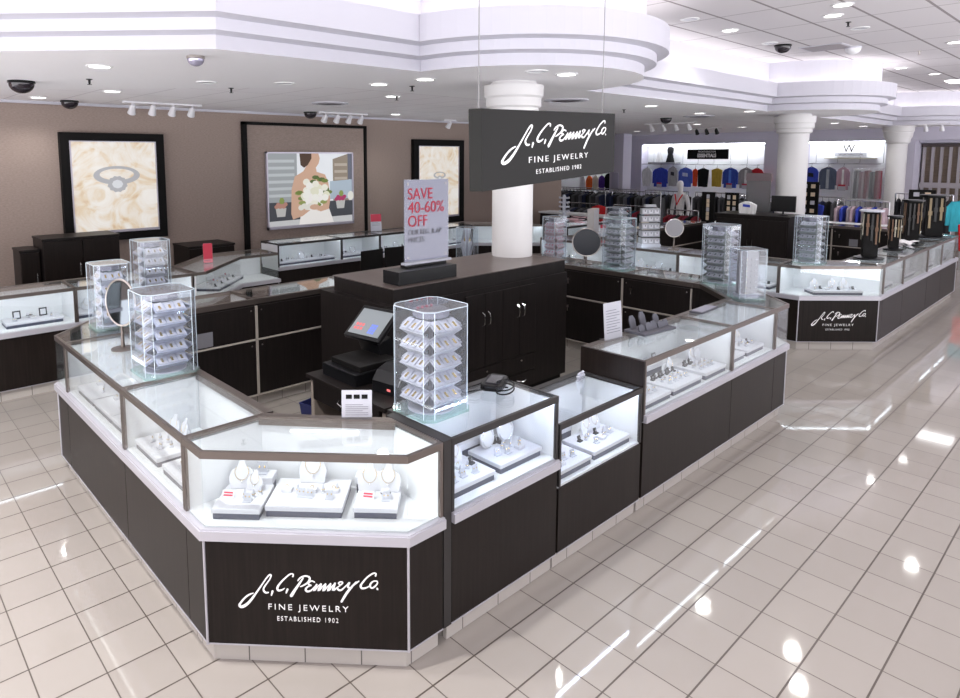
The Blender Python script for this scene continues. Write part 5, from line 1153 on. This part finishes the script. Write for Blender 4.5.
garment('blue and white V neck shirt on the second island cabinet', 12.2, 4.92, 1.52, .36, .26, 'white', (.75, .75, .76), FU-.2, kind='shirt', sleeves=False, print_col=('royal', (.045, .07, .42)))
garment('turquoise jacket at the right edge', 15.5, 2.30, 1.52, .62, .62, 'turquoise', (.05, .42, .52), FU+.3, kind='jacket')
garment('bright red garment below the turquoise jacket', 15.0, 2.10, 1.15, .5, .55, 'scarlet', (.65, .02, .03), FU+.3, kind='jacket', sleeves=False)
garment('blue and red sports clothing right of the second column', 15.3, 4.9, 1.35, .6, .35, 'royal', (.045, .07, .42), FU, kind='shirt', sleeves=False, print_col=('scarlet', (.65, .02, .03)))
# low white topped gondola
def gondola(label, x0, y0, x1, y1, h):
    t = thing('display_table', label, 'table', ((x0+x1)/2, (y0+y1)/2, 0)); og = tuple(t.location)
    MB().box(x0+.03, y0+.03, 0, x1-.03, y1-.03, h-.04).build('base', WOODB, t, og); MB().box(x0, y0, h-.04, x1, y1, h).build('top', WHITE, t, og)
gondola('low dark table with a white top edge before the far racks', 12.6, 8.15, 13.05, 10.0, 1.0)
gondola('low dark table with a white top edge behind the watch towers', 14.45, 3.05, 14.9, 4.9, 1.0)
# black boards with pale jewellery cards
def card_board(label, x, y, z0, z1, w, rz, cols=2, rows_=5):
    t = thing('earring_card_board', label, 'display board', (x, y, 0), rz)
    MB().box(-w/2, -.02, z0, w/2, .02, z1).build('board', BLACKM, t); MB().tube([(0, 0, 0), (0, 0, z0)], .02, 8).build('post', BLACKM, t); MB().lathe([(.2, 0), (.2, .02)], n=18).build('base', BLACKM, t)
    for r in range(rows_):
        for c_ in range(cols):
            if (r*3+c_*5) % 11 == 7: continue
            xx = (c_-(cols-1)/2)*w*.42; zz = z1-.09-(z1-z0-.12)*r/max(rows_-1, 1)*.9
            MB().box(xx-w*.11, -.03, zz-.04, xx+w*.11, -.021, zz+.04).build('jewelry_card', BEIGE if (r+c_) % 3 else CARD, t)
card_board('black board of pale cards left of the small board, before the red racks', 13.02, 6.02, .9, 1.60, .26, FU, 1, 7)
card_board('small black board of gold cards', 13.08, 5.58, 1.1, 1.60, .26, FU, 2, 4)
card_board('black board of round pale cards behind the first watch tower', 15.1, 4.85, .9, 1.78, .36, FU, 2, 5)
card_board('large black board of square cards beside the shutter', 15.6, 3.02, .75, 1.66, .42, FU+.2, 2, 5)
# hats on a table
t = thing('hat', 'cream and blue hat on the rear staff counter of the second island', 'hat', (10.9, 6.2, TOPZ)); 
MB().lathe([(.17, 0), (.17, .01), (.10, .02), (.095, .08), (.06, .11), (.01, .115)], n=20).build('crown', mat('cream_felt', (.62, .54, .46), .8), t, smooth=True); MB().lathe([(.102, .022), (.100, .045)], n=20).build('band', BLUE, t)
# glass fitting panel and till screens by the second column
t = thing('glass_screen', 'tall smoky glass panel with a dark head beside the second column', 'glass panel', (12.7, 4.93, 0)); og = tuple(t.location)
MB().box(12.68, 4.73, 0, 12.72, 5.15, 1.98).build('panel', glass_mat('smoky_glass', (.30, .25, .27), .8, .02, 1.5, milk=.12), t, og); MB().box(12.67, 4.72, 1.86, 12.73, 5.16, 2.0).build('head_rail', mat('brown_rail', (.12, .09, .10), .5), t, og)
t = thing('monitor', 'dark till monitor on the second island cabinet', 'monitor', (12.3, 4.35, 1.28), FU); MB().box(-.2, -.02, .06, .2, .02, .34).build('screen', BLACK, t, bevel=.005); MB().lathe([(.08, 0), (.08, .01), (.015, .02), (.015, .07)], n=14).build('stand', BLACK, t)
t = thing('central_cabinet', 'black central cabinet of the second island, in front of the second column', 'cabinet', (12.2, 4.7, 0)); og = tuple(t.location)
MB().box(11.95, 4.13, 0, 12.65, 5.37, 1.24).build('body', WOODB, t, og); MB().box(11.93, 4.11, 1.24, 12.67, 5.39, 1.28).build('top', WOODB, t, og)
for k in range(2): d = MB().box(11.938, 4.15+.61*k, .1, 11.95, 4.74+.61*k, 1.2).build('door', WOODB, t, og, bevel=.002); MB().box(11.92, 4.70+.08*k, .7, 11.937, 4.715+.08*k, .85).build('handle', CHROME, d, og)

# shutter on the right: bronze slats behind clear vertical strips
t = thing('rolling_shutter', 'bronze slatted rolling shutter at the far right', 'shutter', (22.0, 2.0, 0)); og = tuple(t.location)
BRZ = noise_mat('bronze_slat', (.16, .12, .085), (.21, .16, .12), (3, 3, 60), .5)
MB().box(22.05, -1.5, .2, 22.1, 4.34, 2.62).build('slat_curtain', BRZ, t, og)
STRIPC = mat('shutter_bar', (.42, .39, .41), .5)
for k in range(30): yy = 4.28-.19*k; MB().box(21.98, yy-.032, .2, 22.05, yy+.032, 2.55).build('vertical_bar', STRIPC, t, og)
MB().box(21.95, -1.5, 1.46, 21.98, 4.34, 1.60).build('cross_band', STRIPC, t, og); MB().box(21.95, -1.5, 2.56, 22.1, 4.34, 2.64).build('head_box', mat('bronze_dark', (.08, .06, .06), .5), t, og)
MB().box(21.7, -6, 2.66, 22.19, 4.34, ZS).build('wall_shutter_head', LILAC)['kind'] = 'structure'

# mannequin
def skin_body(name, verts, edges, rad, mt, parent, sub=2):
    me = bpy.data.meshes.new(name); me.from_pydata(verts, edges, []); o = bpy.data.objects.new(name, me); COL.objects.link(o); o.parent = parent
    md = o.modifiers.new('skin', 'SKIN'); 
    if not me.skin_vertices: me.attributes.new('skin_vertex', 'FLOAT', 'POINT') if False else None
    md2 = o.modifiers.new('sub', 'SUBSURF'); md2.levels = sub; md2.render_levels = sub
    bpy.context.view_layer.objects.active = o
    if not me.skin_vertices:
        bpy.ops.mesh.customdata_skin_add({'object': o}) if False else bpy.ops.mesh.customdata_skin_add()
    sv = me.skin_vertices[0].data
    for i, r in enumerate(rad): sv[i].radius = (r, r) if not isinstance(r, tuple) else r; sv[i].use_root = (i == 0)
    me.materials.append(mt); return o
t = thing('mannequin', 'white mannequin in a white top with red trim and black trousers', 'mannequin', (14.2, 7.22, 0), FU-.15)
MB().lathe([(.18, 0), (.18, .012)], n=24).build('base_plate', CHROME, t)
V_ = [(0, 0, .93), (0, 0, 1.10), (0, .0, 1.30), (0, .01, 1.42), (0, .0, 1.50), (0, -.01, 1.58), (0, -.015, 1.68), (0, -.01, 1.78),
      (.09, 0, .88), (.10, -.02, .50), (.10, .02, .09), (.10, -.08, .04), (-.09, 0, .88), (-.10, -.01, .50), (-.10, .02, .09), (-.10, -.08, .04),
      (.16, .01, 1.41), (.21, .03, 1.15), (.20, -.03, .92), (.19, -.06, .80), (-.16, .01, 1.41), (-.22, .03, 1.15), (-.21, -.02, .92), (-.20, -.05, .80)]
E_ = [(0, 1), (1, 2), (2, 3), (3, 4), (4, 5), (5, 6), (6, 7), (0, 8), (8, 9), (9, 10), (10, 11), (0, 12), (12, 13), (13, 14), (14, 15), (3, 16), (16, 17), (17, 18), (18, 19), (3, 20), (20, 21), (21, 22), (22, 23)]
R_ = [.09, .075, .095, .08, .05, .05, .085, .05, .085, .055, .035, .03, .085, .055, .035, .03, .05, .04, .03, .025, .05, .04, .03, .025]
MANW = mat('mannequin_white', (.80, .78, .78), .4)
skin_body('body', V_, E_, R_, MANW, t)
T_ = [0, 1, 2, 3, 16, 17, 18, 20, 21, 22]
ix = {v: i for i, v in enumerate(T_)}
skin_body('white_top', [V_[0][:2]+(1.0,)] + [V_[i] for i in T_[1:]], [(ix[a], ix[b]) for a, b in E_ if a in ix and b in ix], [.10, .085, .11, .09, .055, .045, .035, .055, .045, .035], fab('white', (.75, .75, .76)), t)
T_ = [0, 8, 9, 10, 12, 13, 14]; ix = {v: i for i, v in enumerate(T_)}
skin_body('black_trousers', [V_[i] for i in T_], [(ix[a], ix[b]) for a, b in E_ if a in ix and b in ix], [.11, .085, .06, .05, .085, .06, .05], fab('black', (.015, .015, .017)), t)
m = MB(); m.tube([(-.10, -.06, 1.46), (-.05, -.095, 1.36), (0, -.125, 1.22), (.05, -.095, 1.36), (.10, -.06, 1.46)], .014, 6); m.build('red_trim', fab('scarlet', (.65, .02, .03)), t)
# ------------------------------------------------------------------ lights
def lamp(kind, name, loc, energy, size=.2, rot=(0, 0, 0), col=(1, .98, .95), size_y=None, spot=None, blend=.6):
    L = bpy.data.lights.new(name, kind); L.energy = energy; L.color = col
    if kind == 'AREA':
        L.size = size
        if size_y: L.shape = 'RECTANGLE'; L.size_y = size_y
    elif kind == 'SPOT': L.spot_size = spot or 2.2; L.spot_blend = blend; L.shadow_soft_size = size
    else: L.shadow_soft_size = size
    o = bpy.data.objects.new(name, L); COL.objects.link(o); o.location = loc; o.rotation_euler = rot; return o
RING = mat('downlight_ring', (.8, .8, .8), .4)
def downlight(u, v, z, label, grp, e=60, on=True, r=.085):
    t = thing('downlight', label, 'ceiling light', (u, v, z), 0, grp)
    MB().lathe([(r+.02, 0), (r+.02, -.008), (r, -.01), (r, 0)], n=20).build('trim_ring', RING, t)
    MB().lathe([(r, -.004), (.001, -.0035)], n=20).build('lens', LAMP if on else mat('dim_lens', (.5, .5, .55), .3, .5), t)
    if on: lamp('SPOT', 'downlight_lamp', (u, v, z-.03), e, .07, spot=2.5)
hi = [(7.39, 3.73), (8.40, 2.57), (8.40, 3.71), (9.76, 3.75), (11.6, 2.01), (9.47, 2.59), (14.2, 3.2), (7.89, 2.33), (6.4, .9), (10.6, .6), (4.6, 1.4), (2.4, 1.0), (0.2, 2.6), (-.9, 4.6), (2.9, -.8), (7.6, -.9), (12.8, .3), (15.7, 3.0)]
off = {0, 3, 5}
for k, (u, v) in enumerate(hi):
    if k in off: downlight(u, v, ZH, 'unlit recessed downlight in the high tiled ceiling', 'unlit high downlights', on=False)
    else: downlight(u, v, ZH, 'lit recessed downlight in the high tiled ceiling', 'lit high downlights', 420 if (u < 3 and v > 2) else 50)
lo = [(1.72, 6.04), (1.99, 9.6), (2.45, 8.17), (2.89, 6.58), (3.53, 6.14), (4.39, 4.92), (5.12, 3.76), (5.28, 6.53), (4.32, 5.57), (11.38, 5.49), (17.5, 7.3), (15.1, 7.34), (11.54, 4.7), (17.1, 5.06), (19.36, 5.08), (4.745, 3.81), (8.2, 7.4), (9.2, 5.2), (14.2, 9.4), (18.0, 10.6), (7.5, 9.2), (0.2, 8.8)]
offl = {3, 4, 15}
for k, (u, v) in enumerate(lo):
    if k in offl: downlight(u, v, ZS, 'unlit recessed downlight in the dropped ceiling', 'unlit low downlights', on=False)
    else: downlight(u, v, ZS, 'lit recessed downlight in the dropped ceiling', 'lit low downlights', 30)
# square troffer over the aisle
t = thing('ceiling_troffer', 'square bright ceiling panel high over the right aisle', 'ceiling light', (17.55, 2.81, ZH))
MB().box(-.3, -.3, -.02, .3, .3, 0).build('panel', mat('panel_lens', (1, 1, 1), .5, emit=(1, 1, 1), es=5), t)
